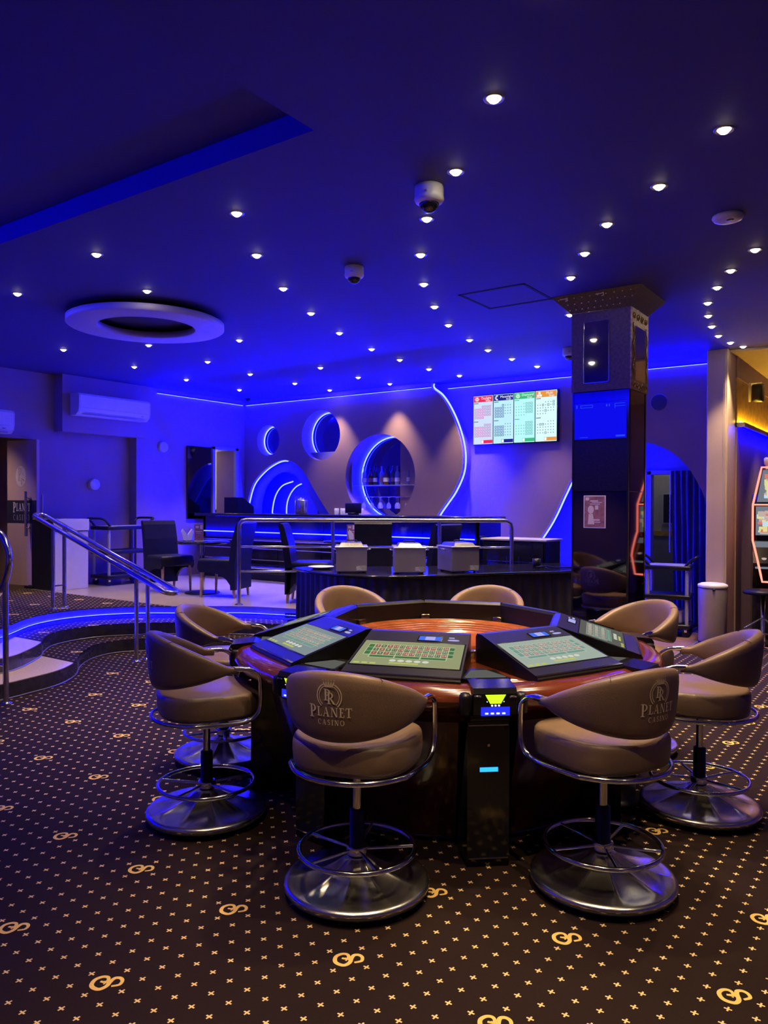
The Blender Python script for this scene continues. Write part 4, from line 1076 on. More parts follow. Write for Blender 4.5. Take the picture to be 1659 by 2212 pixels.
# black glossy panel and doorway dressing on the left wall
b = MB(); b.box(XL-0.0, XL+0.03, 7.98, 8.46, 1.25, 2.38)
b.build('black_panel', 'mirror_dark', label='tall black glass panel left of the lit doorway behind the bar', cat='panel')
b = MB(); b.rbox(-10.95, -10.45, 8.9, 9.5, 2.10, 2.48, 0.01, 2, smooth=False)
lamp = b.build('pantry_lamp', 'lamp_panel', label='glowing square lamp seen through the doorway left of the bar', cat='lamp')
al = bpy.data.lights.new('pantry_light', 'POINT'); al.energy = 14; al.color = (1, 0.8, 0.5); al.shadow_soft_size = 0.15
lo = bpy.data.objects.new('pantry_light', al); COL.objects.link(lo); lo.location = (-10.2, 9.1, 2.25)
b = MB(); b.rbox(-10.9, -10.5, 9.3, 9.8, 0.38, 1.38, 0.01, 1, smooth=False)
b.build('pantry_cupboard', 'black_plastic', label='dark cupboard seen through the doorway left of the bar', cat='cupboard')
# passage light seen through the arch
al = bpy.data.lights.new('passage_light', 'POINT'); al.energy = 7; al.color = (1, 0.95, 0.7); al.shadow_soft_size = 0.1
lp = thing('passage_lamp', 'round ceiling lamp of the passage beyond the arch', 'lamp', (-2.9, 10.7, 3.0))
b = MB(); b.lathe([(0,0),(0.11,0),(0.12,0.02),(0.12,0.06),(0,0.06)], 24); b.build('diffuser', 'white_plastic', lp)
lo = bpy.data.objects.new('passage_light', al); COL.objects.link(lo); lo.parent = lp; lo.location = (0, 0, -0.15)
b = MB(); b.box(-3.12, -2.82, 11.255, 11.275, 1.22, 1.66); nb = b.build('notice_board', 'white_paint', label='dark framed notice board on the pale passage wall beyond the arch', cat='notice board')
b = MB(); b.box(-3.10, -2.84, 11.25, 11.256, 1.24, 1.64); b.build('board_face', 'door_band', nb)
# wavy curtain in the arch doorway
b = MB(); vs = []; nx, nz = 60, 8
for i in range(nx+1):
    for j in range(nz+1):
        z = 1.9*j/nz; u = i/nx
        vs.append((-2.66+0.40*u+0.05*(1-j/nz)*(1-u), 9.98+0.035*math.sin(u*34)+0.012*math.sin(u*13+z*3), z+0.02))
b.add(vs, [(i*(nz+1)+j, (i+1)*(nz+1)+j, (i+1)*(nz+1)+j+1, i*(nz+1)+j+1) for i in range(nx) for j in range(nz)], True)
cu_ = b.build('curtain', 'curtain', label='dark blue curtain hanging in the arch behind the right trolley', cat='curtain')
b = MB(); b.tube([(-2.665, 9.96+0.006*math.sin(i*2.1), 0.9+i*0.02) for i in range(50)], 0.007, 5); b.build('scalloped_edge', 'paper', cu_)

# ================================================================== RAILINGS
def railing(name, label, path_sets):
    t = thing(name, label, 'railing')
    for nm, pts, r_ in path_sets:
        b = MB(); b.tube(pts, r_, 10); b.build(nm, 'steel' if r_ > 0.012 else 'chrome', t)
    return t
A_, B_ = Vector((-6.2, 6.0, 0)), Vector((-3.75, 7.72, 0))
def L_(t, z): p = A_.lerp(B_, t); return (p.x, p.y, z)
bend = [L_(0, H3), L_(0, 1.20), L_(0.002, 1.27), L_(0.012, 1.305), L_(0.03, 1.314)]
top = bend+[L_(0.03+0.94*i/20, 1.314) for i in range(1, 21)]+[L_(0.985, 1.308), L_(0.997, 1.28), L_(1, 1.22), L_(1, H3)]
rl = railing('platform_railing', 'steel tube railing along the raised bar floor behind the buffet', [('top_rail', top, 0.023)])
for t_ in (0.345, 0.735):
    b = MB(); b.tube([L_(t_, H3), L_(t_, 1.30)], 0.020, 10); b.build('post', 'steel', rl)
for z in (1.02, 0.75):
    b = MB(); b.tube([L_(0.0, z), L_(1.0, z)], 0.011, 8); b.build('mid_rail', 'chrome', rl)
for t_ in (0, 0.345, 0.735, 1.0):
    p = L_(t_, H3); b = MB(); b.lathe([(0.0,0.014),(0.028,0.014),(0.045,0.006),(0.046,0.0)], 20, p); b.build('base_flange', 'chrome', rl)
# handrail beside the steps: two sloping tubes joined by round ends
hi, lo_ = Vector((-7.85, 0, 1.345)), Vector((-5.74, 0, 0.69))
y1, y2 = 4.60, 4.74
path = [(hi.x, y1, hi.z), (lo_.x, y1, lo_.z)]
ends = [(lo_.x+0.07*math.sin(a)*0.96, (y1+y2)/2-0.07*math.cos(a), lo_.z-0.021*math.sin(a)) for a in [PI*i/8 for i in range(1, 8)]]
ends2 = [(hi.x-0.07*math.sin(a)*0.96, (y1+y2)/2+0.07*math.cos(a), hi.z+0.021*math.sin(a)) for a in [PI*i/8 for i in range(1, 8)]]
loop = [(hi.x+(lo_.x-hi.x)*i/16, y1, hi.z+(lo_.z-hi.z)*i/16) for i in range(17)]+ends+[(lo_.x+(hi.x-lo_.x)*i/16, y2, lo_.z+(hi.z-lo_.z)*i/16) for i in range(17)]+ends2
hr = thing('stair_handrail', 'sloping double-tube chrome handrail with two pairs of posts at the steps', 'handrail')
b = MB(); b.tube(loop, 0.024, 12, closed=True); b.build('hand_tube', 'chrome', hr)
def hz(x): return 1.345+(0.69-1.345)*(x+7.85)/(2.11)
for x, zb in ((-7.52, H3), (-6.13, 0.0)):
    for yy in (y1+0.005, y2-0.005):
        zz = zb if not (zb == 0 and yy > 4.65) else 0.0
        b = MB(); b.tube([(x, yy, zz), (x, yy, hz(x)-0.01)], 0.020, 12); b.build('post', 'steel', hr)
        b = MB(); b.lathe([(0.0,0.014),(0.026,0.014),(0.044,0.006),(0.046,0.0)], 20, (x, yy, zz)); b.build('base_flange', 'chrome', hr)
    b = MB(); b.tube([(x, y1, zb+0.24), (x, y2, zb+0.24)], 0.008, 8); b.build('cross_pin', 'chrome', hr)
# left guard rail whose end bulges into view
gl = thing('guard_rail', 'curved end of a chrome guard rail at the left edge, its post on the carpet', 'railing')
pts = catmull([(-6.9,3.0,1.33),(-6.2,3.03,1.33),(-5.85,3.05,1.315),(-5.69,3.06,1.262),(-5.60,3.06,1.17),(-5.568,3.06,1.085),(-5.595,3.06,0.966),(-5.69,3.06,0.83),(-5.85,3.05,0.76),(-6.2,3.03,0.74),(-6.9,3.0,0.74)], 6)
b = MB(); b.tube(pts, 0.024, 12); b.build('hand_tube', 'chrome', gl)
b = MB(); b.tube([(-5.62,3.06,0.0),(-5.62,3.06,0.90)], 0.021, 12); b.build('post', 'steel', gl)
b = MB(); b.tube([(-5.62,3.06,0.28),(-6.0,3.05,0.28)], 0.014, 8); b.build('cross_pin', 'chrome', gl)
b = MB(); b.lathe([(0.0,0.016),(0.026,0.016),(0.046,0.006),(0.048,0.0)], 20, (-5.62,3.06,0)); b.build('base_flange', 'chrome', gl)

# ================================================================== BUFFET
BZ = 0.86
bf_front = [(p.x, p.y) for p in catmull([(-5.15,5.72,0),(-4.75,5.55,0),(-4.38,5.47,0),(-4.05,5.52,0),(-3.82,5.68,0),(-3.54,6.02,0),(-3.34,6.38,0),(-3.05,6.80,0),(-2.80,7.12,0),(-2.62,7.45,0),(-2.60,7.8,0)], 6)]
bf_back = [(-3.25,8.0),(-3.55,7.6),(-3.85,7.15),(-4.25,6.65),(-4.7,6.25),(-5.15,6.05)]
bt = thing('buffet_table', 'curved black buffet table with pleated black skirt in front of the railing', 'table')
b = MB(); b.prism(bf_front+bf_back, BZ-0.03, BZ); b.build('table_top', 'black_gloss', bt)
b = MB(); b.tube([(x, y, BZ-0.012) for x, y in bf_front], 0.012, 6); b.build('edge_bead', 'black_gloss', bt)
fine = [(p.x, p.y) for p in catmull([(x, y, 0) for x, y in bf_front], 6)]
vs = []; nz = 8; acc = 0.0
for i, (x, y) in enumerate(fine):
    a = fine[max(0, i-1)]; c_ = fine[min(len(fine)-1, i+1)]
    tx_, ty_ = c_[0]-a[0], c_[1]-a[1]; ll = math.hypot(tx_, ty_) or 1; nx_, ny_ = ty_/ll, -tx_/ll
    if i: acc += math.hypot(x-fine[i-1][0], y-fine[i-1][1])
    for j in range(nz+1):
        z = 0.005+(BZ-0.03)*j/nz; am = 0.022*(1-j/nz)+0.006
        d = am*math.sin(acc*60+0.6*math.sin(acc*17))-0.035
        vs.append((x+nx_*d, y+ny_*d, z))
b = MB(); b.add(vs, [(i*(nz+1)+j, (i+1)*(nz+1)+j, (i+1)*(nz+1)+j+1, i*(nz+1)+j+1) for i in range(len(fine)-1) for j in range(nz)], True); b.build('pleated_skirt', 'skirt', bt)
for (x, y) in ((-4.9,5.85),(-4.1,5.95),(-3.5,6.75),(-3.0,7.5)):
    b = MB(); b.tube([(x, y, 0), (x, y, BZ-0.03)], 0.02, 8); b.build('leg', 'black_plastic', bt)
# three steel boxes with lids
def steel_box(loc, rz, label, wide=0.285):
    t = thing('steel_box', label, 'food warmer', loc, rz, 'steel food warmers on the buffet')
    w2 = wide/2
    b = MB(); b.rbox(-w2, w2, -0.16, 0.16, 0.012, 0.235, 0.006, 2, smooth=False); body = b.build('body', 'warmer_steel', t)
    b = MB(); b.rbox(-w2-0.008, w2+0.008, -0.168, 0.168, 0.230, 0.244, 0.004, 1, smooth=False); b.build('rim', 'warmer_steel', t)
    vs = []
    for (e, z) in ((0.0, 0.244), (0.02, 0.275)):
        vs += [(-w2+0.03+e, -0.14+e, z), (w2-0.03-e, -0.14+e, z), (w2-0.03-e, 0.14-e, z), (-w2+0.03+e, 0.14-e, z)]
    b = MB(); b.add(vs, [(0,1,5,4),(1,2,6,5),(2,3,7,6),(3,0,4,7),(4,5,6,7)]); lid = b.build('lid', 'steel', t)
    b = MB(); b.tube([(-0.05,-0.02,0.272),(-0.05,-0.02,0.295),(0.05,-0.02,0.295),(0.05,-0.02,0.272)], 0.006, 8); b.build('lid_handle', 'black_plastic', lid)
    for s_ in (-1, 1):
        b = MB(); b.tube([(s_*(w2+0.004),-0.05,0.205),(s_*(w2+0.035),-0.05,0.215),(s_*(w2+0.035),0.05,0.215),(s_*(w2+0.004),0.05,0.205)], 0.005, 8); b.build('side_handle', 'chrome', body)
    b = MB(); b.box(w2-0.10, w2-0.01, -0.1635, -0.160, 0.02, 0.065); pl_ = b.build('rating_plate', 'grey_plastic', body)
    b = MB()
    for q in range(3): b.box(w2-0.095, w2-0.045-0.01*q, -0.1645, -0.1635, 0.028+0.012*q, 0.033+0.012*q)
    b.build('plate_print', 'paper', pl_)
    for sx in (-1, 1):
        for sy in (-1, 1):
            b = MB(); b.cyl((sx*(w2-0.03), sy*0.12, 0), 0.012, 0, 0.014, 10); b.build('foot', 'rubber', t)
def yawto(p0, p1): return math.atan2(p1[1]-p0[1], p1[0]-p0[0])
for (c0, c1_, lab) in (((-4.44,5.51),(-4.215,5.685),'leftmost steel food warmer on the buffet, beside the napkin table'), ((-3.955,5.765),(-3.74,5.93),'middle steel food warmer on the buffet'), ((-3.595,6.155),(-3.43,6.40),'rightmost steel food warmer on the buffet, its blue-lit side showing')):
    rz = yawto(c0, c1_); mx_, my_ = (c0[0]+c1_[0])/2, (c0[1]+c1_[1])/2
    n_ = (-math.sin(rz), math.cos(rz)); steel_box((mx_+n_[0]*0.165, my_+n_[1]*0.165, BZ), rz, lab)
# plate and small things at the right end of the buffet
b = MB(); b.lathe([(0.0,0.006),(0.07,0.006),(0.10,0.016),(0.125,0.024),(0.128,0.022),(0.10,0.008),(0.075,0.0),(0.0,0.0)], 32)
b.build('plate', 'white_plastic', loc=(-4.86, 5.80, BZ), label='white plate at the left end of the buffet beside a steel warmer', cat='plate')
b = MB(); b.tube([(-3.10+0.05*math.cos(a), 7.05+0.05*math.sin(a), BZ+0.01+0.004*a) for a in [i*0.4 for i in range(16)]]+[(-3.02,7.2,BZ+0.01),(-2.9,7.4,BZ+0.008)], 0.007, 6)
b.build('coiled_cable', 'black_plastic', label='coiled black cable at the right end of the buffet', cat='cable')
b = MB(); b.lathe([(0,0),(0.04,0),(0.043,0.09),(0.039,0.09),(0.036,0.008),(0,0.008)], 20)
b.build('cup', 'black_plastic', loc=(-3.22,7.2,BZ), label='small dark cup beside the coiled cable on the buffet', cat='cup')
# ================================================================== LOUNGE CHAIRS AND TABLES
def make_chair():
    """upholstered high-back chair, front = +Y, origin on the floor"""
    root = thing('dining_chair', 'x', 'chair', group='dark upholstered chairs in the bar lounge')
    b = MB(); b.rbox(-0.225, 0.225, -0.20, 0.235, 0.33, 0.46, 0.035, 3); b.build('seat', 'fabric_dark', root)
    # apron with curved lower edge
    for s_ in (-1, 1):
        prof = [(-0.24,0.10),(-0.21,0.14),(-0.15,0.22),(-0.06,0.28),(0.06,0.30),(0.20,0.30),(0.225,0.34),(0.225,0.40),(-0.24,0.40)]
        b = MB(); b.prism(prof, s_*0.195, s_*0.222, lambda u, v, w_: (w_, u, v)); b.build('side_apron', 'fabric_dark', root)
    # back slab, slightly raked and rolled at the top
    prof = [(-0.26,0.10),(-0.20,0.10),(-0.185,0.44),(-0.215,0.66),(-0.262,0.84),(-0.285,0.885),(-0.315,0.893),(-0.335,0.875),(-0.318,0.80),(-0.285,0.62),(-0.258,0.40)]
    b = MB(); b.prism(prof, -0.222, 0.222, lambda u, v, w_: (w_, u, v), smooth=False); bk = b.build('backrest', 'fabric_dark', root)
    for sx, sy in ((-1,1),(1,1),(-1,-1),(1,-1)):
        b = MB(); x, y = sx*0.185, 0.185 if sy > 0 else -0.225
        zt = 0.34 if sy > 0 else 0.13
        b.tube([(x, y, zt), (x*1.02, y+sy*0.012, 0.0)], lambda t: 0.021-0.008*t, 8); b.build('leg', 'wood_leg', root)
    return root
ch0 = make_chair()
# (x, y, heading of the seat front in degrees, label)
CH = [(-7.86,6.40,-12,'dark upholstered chair left of the round cafe table, near the trolley'),
      (-6.93,6.45,200,'dark upholstered chair right of the round cafe table, blue on its back'),
      (-5.77,6.70,33,'dark upholstered chair behind the railing, beside the buffet left end'),
      (-5.55,7.62,125,'dark upholstered chair behind the leftmost warmer, back to the viewer'),
      (-4.75,7.58,170,'dark upholstered chair behind the railing, left of the rightmost warmer')]
for i, (x, y, hd, lab) in enumerate(CH):
    o = ch0 if i == 0 else copy_tree(ch0)
    o.location = (x, y, H3); o.rotation_euler = (0, 0, R(hd-90)); o['label'] = lab
def cafe_table(x, y, label, r=0.33, h=0.645):
    t = thing('cafe_table', label, 'table', (x, y, H3))
    b = MB(); b.lathe([(0,h-0.03),(r-0.01,h-0.03),(r,h-0.02),(r,h-0.005),(r-0.008,h),(0,h)], 40); b.build('table_top', 'black_gloss', t)
    b = MB(); b.cyl((0,0,0), 0.03, 0.02, h-0.03, 20); b.build('pole', 'chrome', t)
    b = MB(); b.lathe([(0,0.035),(0.035,0.035),(0.06,0.028),(0.20,0.018),(0.215,0.008),(0.215,0.0),(0,0)], 36); b.build('base', 'black_plastic', t)
    return t
cafe_table(-7.37, 6.51, 'round black cafe table between two dark chairs near the handrail')
cafe_table(-6.0, 7.72, 'round black cafe table behind the leftmost warmer')
def napkins(x, y, z, rz, label):
    t = thing('napkin_holder', label, 'napkins', (x, y, z), rz)
    b = MB(); b.rbox(-0.05, 0.05, -0.03, 0.03, 0, 0.012, 0.004, 1); b.build('holder', 'chrome', t)
    for s_ in (-1, 1):
        b = MB(); pts = [(s_*0.004,0.01),(s_*0.05,0.01),(s_*0.075,0.12),(s_*0.055,0.15),(s_*0.006,0.085)]
        b.prism(pts, -0.012, 0.012, lambda u, v, w_: (u, w_, v)); b.build('folded_napkin', 'paper', t)
napkins(-7.52, 6.40, H3+0.645, R(60), 'white folded napkins on the cafe table near the handrail')
napkins(-5.80, 7.55, H3+0.645, R(35), 'white folded napkins on the cafe table behind the leftmost warmer')
def menu(x, y, z, rz, label):
    t = thing('menu_stand', label, 'menu', (x, y, z), rz)
    b = MB(); b.box(-0.055, 0.055, -0.003, 0.003, 0.0, 0.21); b.build('card', 'menu', t)
    b = MB(); b.rbox(-0.06, 0.06, -0.03, 0.03, 0, 0.008, 0.003, 1); b.build('foot', 'glass', t)
    b = MB()
    for (x0, x1, z0, z1) in ((-0.04,0.0,0.165,0.19),(0.015,0.045,0.15,0.20),(-0.04,0.04,0.12,0.128),(-0.03,0.03,0.10,0.106)): b.box(x0, x1, -0.0045, -0.003, z0, z1)
    b.build('card_print', 'door_logo', t)
menu(-7.33, 6.42, H3+0.645, R(38), 'upright purple menu card on the cafe table near the handrail')
menu(-5.88, 7.60, H3+0.645, R(35), 'upright purple menu card on the cafe table behind the leftmost warmer')
# low dark cabinet closing the lounge on the right
lc = thing('low_cabinet', 'low dark cabinet at the right end of the bar behind the railing', 'cabinet', (-3.83, 8.15, H3))
b = MB(); b.rbox(-0.42, 0.36, -0.16, 0.26, 0.03, 0.70, 0.006, 1, smooth=False); b.build('body', 'black_gloss', lc)
b = MB(); b.rbox(-0.44, 0.38, -0.18, 0.28, 0.70, 0.722, 0.004, 1, smooth=False); b.build('cabinet_top', 'grey_plastic', lc)
for s_ in (0, 1):
    b = MB(); b.rbox(-0.41+s_*0.38, -0.04+s_*0.38, -0.172, -0.16, 0.06, 0.68, 0.003, 1, smooth=False); d = b.build('door', 'black_gloss', lc)
    b = MB(); b.tube([(-0.10+s_*0.15,-0.18,0.40),(-0.10+s_*0.15,-0.18,0.52)], 0.006, 6); b.build('handle', 'chrome', d)
b = MB(); b.box(-0.44, 0.38, -0.178, -0.172, 0.46, 0.47); b.build('trim_line', 'chrome', lc)

# ================================================================== LEFT SIDE FURNITURE
cb = thing('white_cabinet', 'white cabinet with lidded top against the left wall beside the trolley', 'cabinet', (-9.24, 5.74, H3))
b = MB(); b.rbox(-0.24, 0.24, -0.22, 0.27, 0.0, 0.745, 0.004, 1, smooth=False); b.build('body', 'white_paint', cb)
b = MB(); b.rbox(-0.24, 0.255, -0.225, 0.275, 0.755, 0.905, 0.005, 1, smooth=False); b.build('drawer', 'white_paint', cb)
b = MB(); b.box(-0.235, 0.235, -0.215, 0.265, 0.745, 0.755); b.build('shadow_gap', 'black_plastic', cb)
b = MB(); b.box(-0.24, 0.24, -0.232, -0.222, 0.0, 0.90); b.build('unlit_side', 'black_plastic', cb)  # black sheet puts the shade of the unlit cabinet side into colour
def trolley(loc, rz, label, L=0.78, Wd=0.42, Hh=0.84):
    t = thing('service_trolley', label, 'trolley', loc, rz, 'black service trolleys')
    for q, z in enumerate((0.14, 0.47, 0.80)):
        b = MB(); b.rbox(-L/2, L/2, -Wd/2, Wd/2, z-0.05, z, 0.012, 2); sh2 = b.build('shelf', 'black_plastic', t)
        b = MB(); b.box(-L/2+0.03, L/2-0.03, -Wd/2+0.03, Wd/2-0.03, z, z+0.002); b.build('shelf_mat', 'grey_plastic' if q == 2 else 'rubber', sh2)  # top one greyed to put in the light reflected by its black tray
    for sx in (-1, 1):
        for sy in (-1, 1):
            b = MB(); b.tube([(sx*(L/2-0.04), sy*(Wd/2-0.035), 0.13), (sx*(L/2-0.04), sy*(Wd/2-0.035), 0.76)], 0.020, 10); b.build('post', 'grey_plastic', t)
            c_ = (sx*(L/2-0.05), sy*(Wd/2-0.05)); b = MB()
            b.cyl((0,0,0), 0.042, -0.012, 0.012, 18, M=Matrix.Translation((c_[0], c_[1], 0.042)) @ Matrix.Rotation(PI/2, 4, 'X'))
            w_ = b.build('caster', 'rubber', t)
            b = MB(); b.rbox(c_[0]-0.018, c_[0]+0.018, c_[1]-0.020, c_[1]+0.020, 0.05, 0.095, 0.006, 2); b.build('caster_fork', 'chrome', w_)
        b = MB(); b.tube(catmull([(sx*(L/2-0.06),-Wd/2+0.03,0.79),(sx*(L/2+0.0),-Wd/2+0.03,0.86),(sx*(L/2+0.06),-Wd/2+0.03,0.90),(sx*(L/2+0.075),0,0.905),(sx*(L/2+0.06),Wd/2-0.03,0.90),(sx*(L/2+0.0),Wd/2-0.03,0.86),(sx*(L/2-0.06),Wd/2-0.03,0.79)], 4), 0.016, 8); b.build('handle', 'black_plastic', t)
    return t
trolley((-9.15, 6.62, H3), R(90), 'black service trolley between white cabinet and chair at the left wall', L=0.70, Wd=0.40)
trolley((-2.46, 9.18, 0.005), R(8), 'black service trolley in front of the blue arch, left of the bin', L=0.50, Wd=0.42)
tb = MB(); tb.rbox(-0.13, 0.13, -0.10, 0.10, 0, 0.13, 0.01, 2); bx_ = tb.build('storage_box', 'white_plastic', loc=(-2.42, 9.18, 0.148), label='white storage box on the bottom shelf of the right trolley', cat='box')
tb = MB(); tb.rbox(-0.135, 0.135, -0.105, 0.105, 0.125, 0.15, 0.008, 2); tb.build('lid', 'white_paint', bx_)

# air conditioners
def aircon(loc, rz, label, L=1.14):
    t = thing('air_conditioner', label, 'air conditioner', loc, rz)
    prof = [(0,0.0),(0.13,0.0),(0.19,0.05),(0.205,0.11),(0.205,0.26),(0.19,0.285),(0.16,0.295),(0,0.295)]
    b = MB(); b.prism(prof, -L/2+0.02, L/2-0.02, lambda u, v, w_: (u, w_, v)); b.build('front_cover', 'white_plastic', t)
    for s_ in (-1, 1):
        b = MB(); b.prism([(u*0.985, v*0.98+0.003) for u, v in prof], s_*(L/2-0.02), s_*L/2, lambda u, v, w_: (u, w_, v)); b.build('end_cap', 'white_paint', t)
    b = MB(); b.box(0.135, 0.19, -L/2+0.08, L/2-0.08, 0.012, 0.020, Matrix.Rotation(0, 4, 'Y')); b.build('air_flap', 'grey_plastic', t)
    b = MB(); b.box(0.204, 0.2065, -L/2+0.05, L/2-0.05, 0.098, 0.101); b.build('panel_seam', 'grey_plastic', t)
    b = MB(); b.box(0.205, 0.207, L/2-0.16, L/2-0.12, 0.06, 0.066); b.build('indicator', 'black_plastic', t)
    return t
aircon((XL+0.025, 6.56, 2.66), 0, 'white wall air conditioner on the bulkhead of the left wall')
aircon((XL2+0.03, 4.63, 2.35), 0, 'white air conditioner above the entrance, cut by the left edge')

# entrance door leaf with lettering
dr = link('door_1', None, loc=(-9.40, 5.55, H3), rz=R(186), kind='structure')
DW, DH = 0.60, 1.93
b = MB(); b.rbox(0, DW, -0.022, 0.022, 0.03, DH, 0.004, 1, smooth=False); b.build('door_leaf', 'door_skin', dr)
# the side towards the room is local +Y
b = MB(); b.box(0.0, DW, 0.0222, 0.0245, 0.85, 1.145); b.build('name_band', 'door_band', dr)
def door_polys(polys, z0, xo, y=0.0262, kx=0.70):
    m_ = MB()
    for p in polys: m_.poly([(xo-u*kx, y, z0+v) for u, v in p])
    return m_
pa, wa = serif('PLANET', 0.10, 0, 0, gap=0.10, big=1.35, center=False)
door_polys(pa, 1.005, 0.475).build('lettering', 'white_plastic', dr)
pa, wa = serif('CASINO', 0.072, 0, 0, gap=0.42, center=False)
door_polys(pa, 0.885, 0.465).build('lettering', 'grey_plastic', dr)
m_ = MB(); m_.poly([(0.315+0.105*math.cos(a), 0.0236, 1.46+0.135*math.sin(a)) for a in [2*PI*i/40 for i in range(40)]]); m_.build('round_emblem', 'door_logo', dr)
pa = serif('P', 0.17, -0.03, -0.06)[0]+[[(-.01,-.02),(.04,-.03),(.11,-.05),(.105,-.075),(.04,-.05)], [(.0,-.05),(.03,-.05),(.05,-.10),(.02,-.12)], [(.05,.04),(.07,.05),(.08,.0),(.06,.01)]]
door_polys(pa, 1.46, 0.315, 0.0252).build('emblem_letter', 'door_skin', dr)
ph = MB(); ph.tube([(0.145,0.07,0.68),(0.145,0.07,1.26)], 0.020, 12); hd_ = ph.build('pull_handle', 'chrome', dr)
for z in (0.79, 1.17):
    b = MB(); b.tube([(0.145,0.075,z),(0.145,0.02,z)], 0.012, 8); b.rbox(0.07, 0.165, 0.055, 0.085, z-0.012, z+0.012, 0.005, 1); b.build('handle_bracket', 'chrome', hd_)
b = MB(); b.tube([(-0.01,-0.05,0.72),(-0.01,-0.05,1.22)], 0.015, 8); b.build('pull_handle', 'chrome', dr)
b = MB(); b.rbox(0.05, 0.13, 0.02, 0.06, 0.0, 0.05, 0.008, 1); b.build('door_stop', 'black_plastic', dr)

# wall speakers
def wall_speaker(loc, rot, label, r=0.09, m1='speaker_cloth', m2='speaker_white', d=0.03):
    t = thing('wall_speaker', label, 'speaker', loc); t.rotation_euler = rot
    b = MB(); b.lathe([(0,0),(r*1.08,0),(r*1.10,d*0.4),(r*1.02,d)], 36); b.build('ring', m2, t)
    b = MB(); b.lathe([(r*1.02,d*0.95),(r*0.9,d*1.05),(0,d*1.1)], 36); b.build('grille', m1, t)
wall_speaker((XL2, 6.46, 1.75), (0, PI/2, 0), 'round blue-lit speaker low on the left wall above the trolley', 0.075, 'speaker_white', 'speaker_white', 0.05)
wall_speaker((XL, 7.52, 2.33), (0, PI/2, 0), 'round pale speaker on the left wall beside the black glass panel', 0.075, 'speaker_white', 'speaker_white', 0.05)
wall_speaker((bw(-2.73,2.75)[0], YT, bw(-2.73,2.75)[1]), (PI/2, 0, 0), 'round dark speaker on the wall above the arch, left of the column', 0.092, 'speaker_cloth', 'wall_taupe', 0.012)
# box speaker on the annex wall
sp2 = thing('box_speaker', 'small dark box speaker in white bracket on the golden wall', 'speaker', (-1.80, 10.2, 2.74))
b = MB(); b.rbox(0.03, 0.15, -0.09, 0.09, 0.0, 0.20, 0.02, 2); b.build('cabinet', 'black_plastic', sp2)
b = MB(); b.rbox(0.0, 0.15, -0.10, 0.10, 0.205, 0.22, 0.004, 1); b.rbox(0.0, 0.03, -0.10, -0.09, -0.01, 0.21, 0.004, 1); b.build('bracket', 'white_plastic', sp2)

# ================================================================== CEILING FITTINGS
def dome_cam(x, y, label, sc=1.0):
    t = thing('dome_camera', label, 'security camera', (x, y, ZC))
    b = MB(); b.lathe([(r*sc, z*sc) for r, z in [(0,0),(0.066,0),(0.068,-0.006),(0.068,-0.045),(0.070,-0.062),(0.064,-0.074),(0.052,-0.082),(0.046,-0.082)]], 36); b.build('housing', 'white_plastic', t)
    b = MB(); b.lathe([(0.047*sc*math.cos(a), -0.080*sc-0.042*sc*math.sin(a)) for a in [PI/2*i/10 for i in range(11)]], 32); b.build('smoked_dome', 'dome', t)
    b = MB(); b.rbox(0.02, 0.034, -0.066*sc-0.004, -0.058*sc, -0.055, -0.045, 0.002, 1); b.build('screw_cover', 'grey_plastic', t)
dome_cam(-2.21, 3.53, 'white dome camera on the ceiling above the roulette table, nearest one', 1.15)
dome_cam(-3.40, 4.42, 'white dome camera on the ceiling left of the middle lamp row')
dome_cam(-3.23, 8.05, 'white dome camera on the ceiling half behind the mirrored pillar', 1.1)
ap = thing('wifi_access_point', 'flat white round access point on the ceiling at the right', 'access point', (-0.99, 4.89, ZC), R(20))
b = MB(); b.lathe([(0,0),(0.085,0),(0.088,-0.012),(0.078,-0.026),(0.05,-0.032),(0,-0.033)], 36); b.build('shell', 'white_plastic', ap)
b = MB(); b.lathe([(0,-0.034),(0.020,-0.034),(0.022,-0.031)], 20, (0.01,-0.02,0)); b.build('emblem', 'black_plastic', ap)
# small detector beside the cove corner
b = MB(); b.lathe([(0,0),(0.05,0),(0.052,-0.02),(0.035,-0.045),(0,-0.05)], 24); b.build('smoke_detector', 'black_plastic', loc=(-9.1, 9.0, ZC), label='small dark detector on the ceiling in the bar corner', cat='detector')
# dropped ring
rg_ = thing('ceiling_ring', 'pale ring hung below the ceiling with a dark open centre, upper left', 'ceiling ring', (-5.84, 4.50, ZC-0.11))
b = MB(); b.lathe([(0.43,0.0),(0.68,0.0),(0.69,0.008),(0.69,0.055),(0.68,0.06),(0.43,0.06),(0.42,0.055),(0.42,0.008),(0.43,0.0)], 96); b.build('ring', 'white_paint', rg_)
b = MB(); b.lathe([(0.46,0.06),(0.46,0.11),(0.60,0.11),(0.60,0.06)], 64); b.build('hanger_drum', 'black_plastic', rg_)
b = MB(); b.lathe([(0.0,0.085),(0.455,0.085)], 64); b.build('dark_centre', 'black_plastic', rg_)

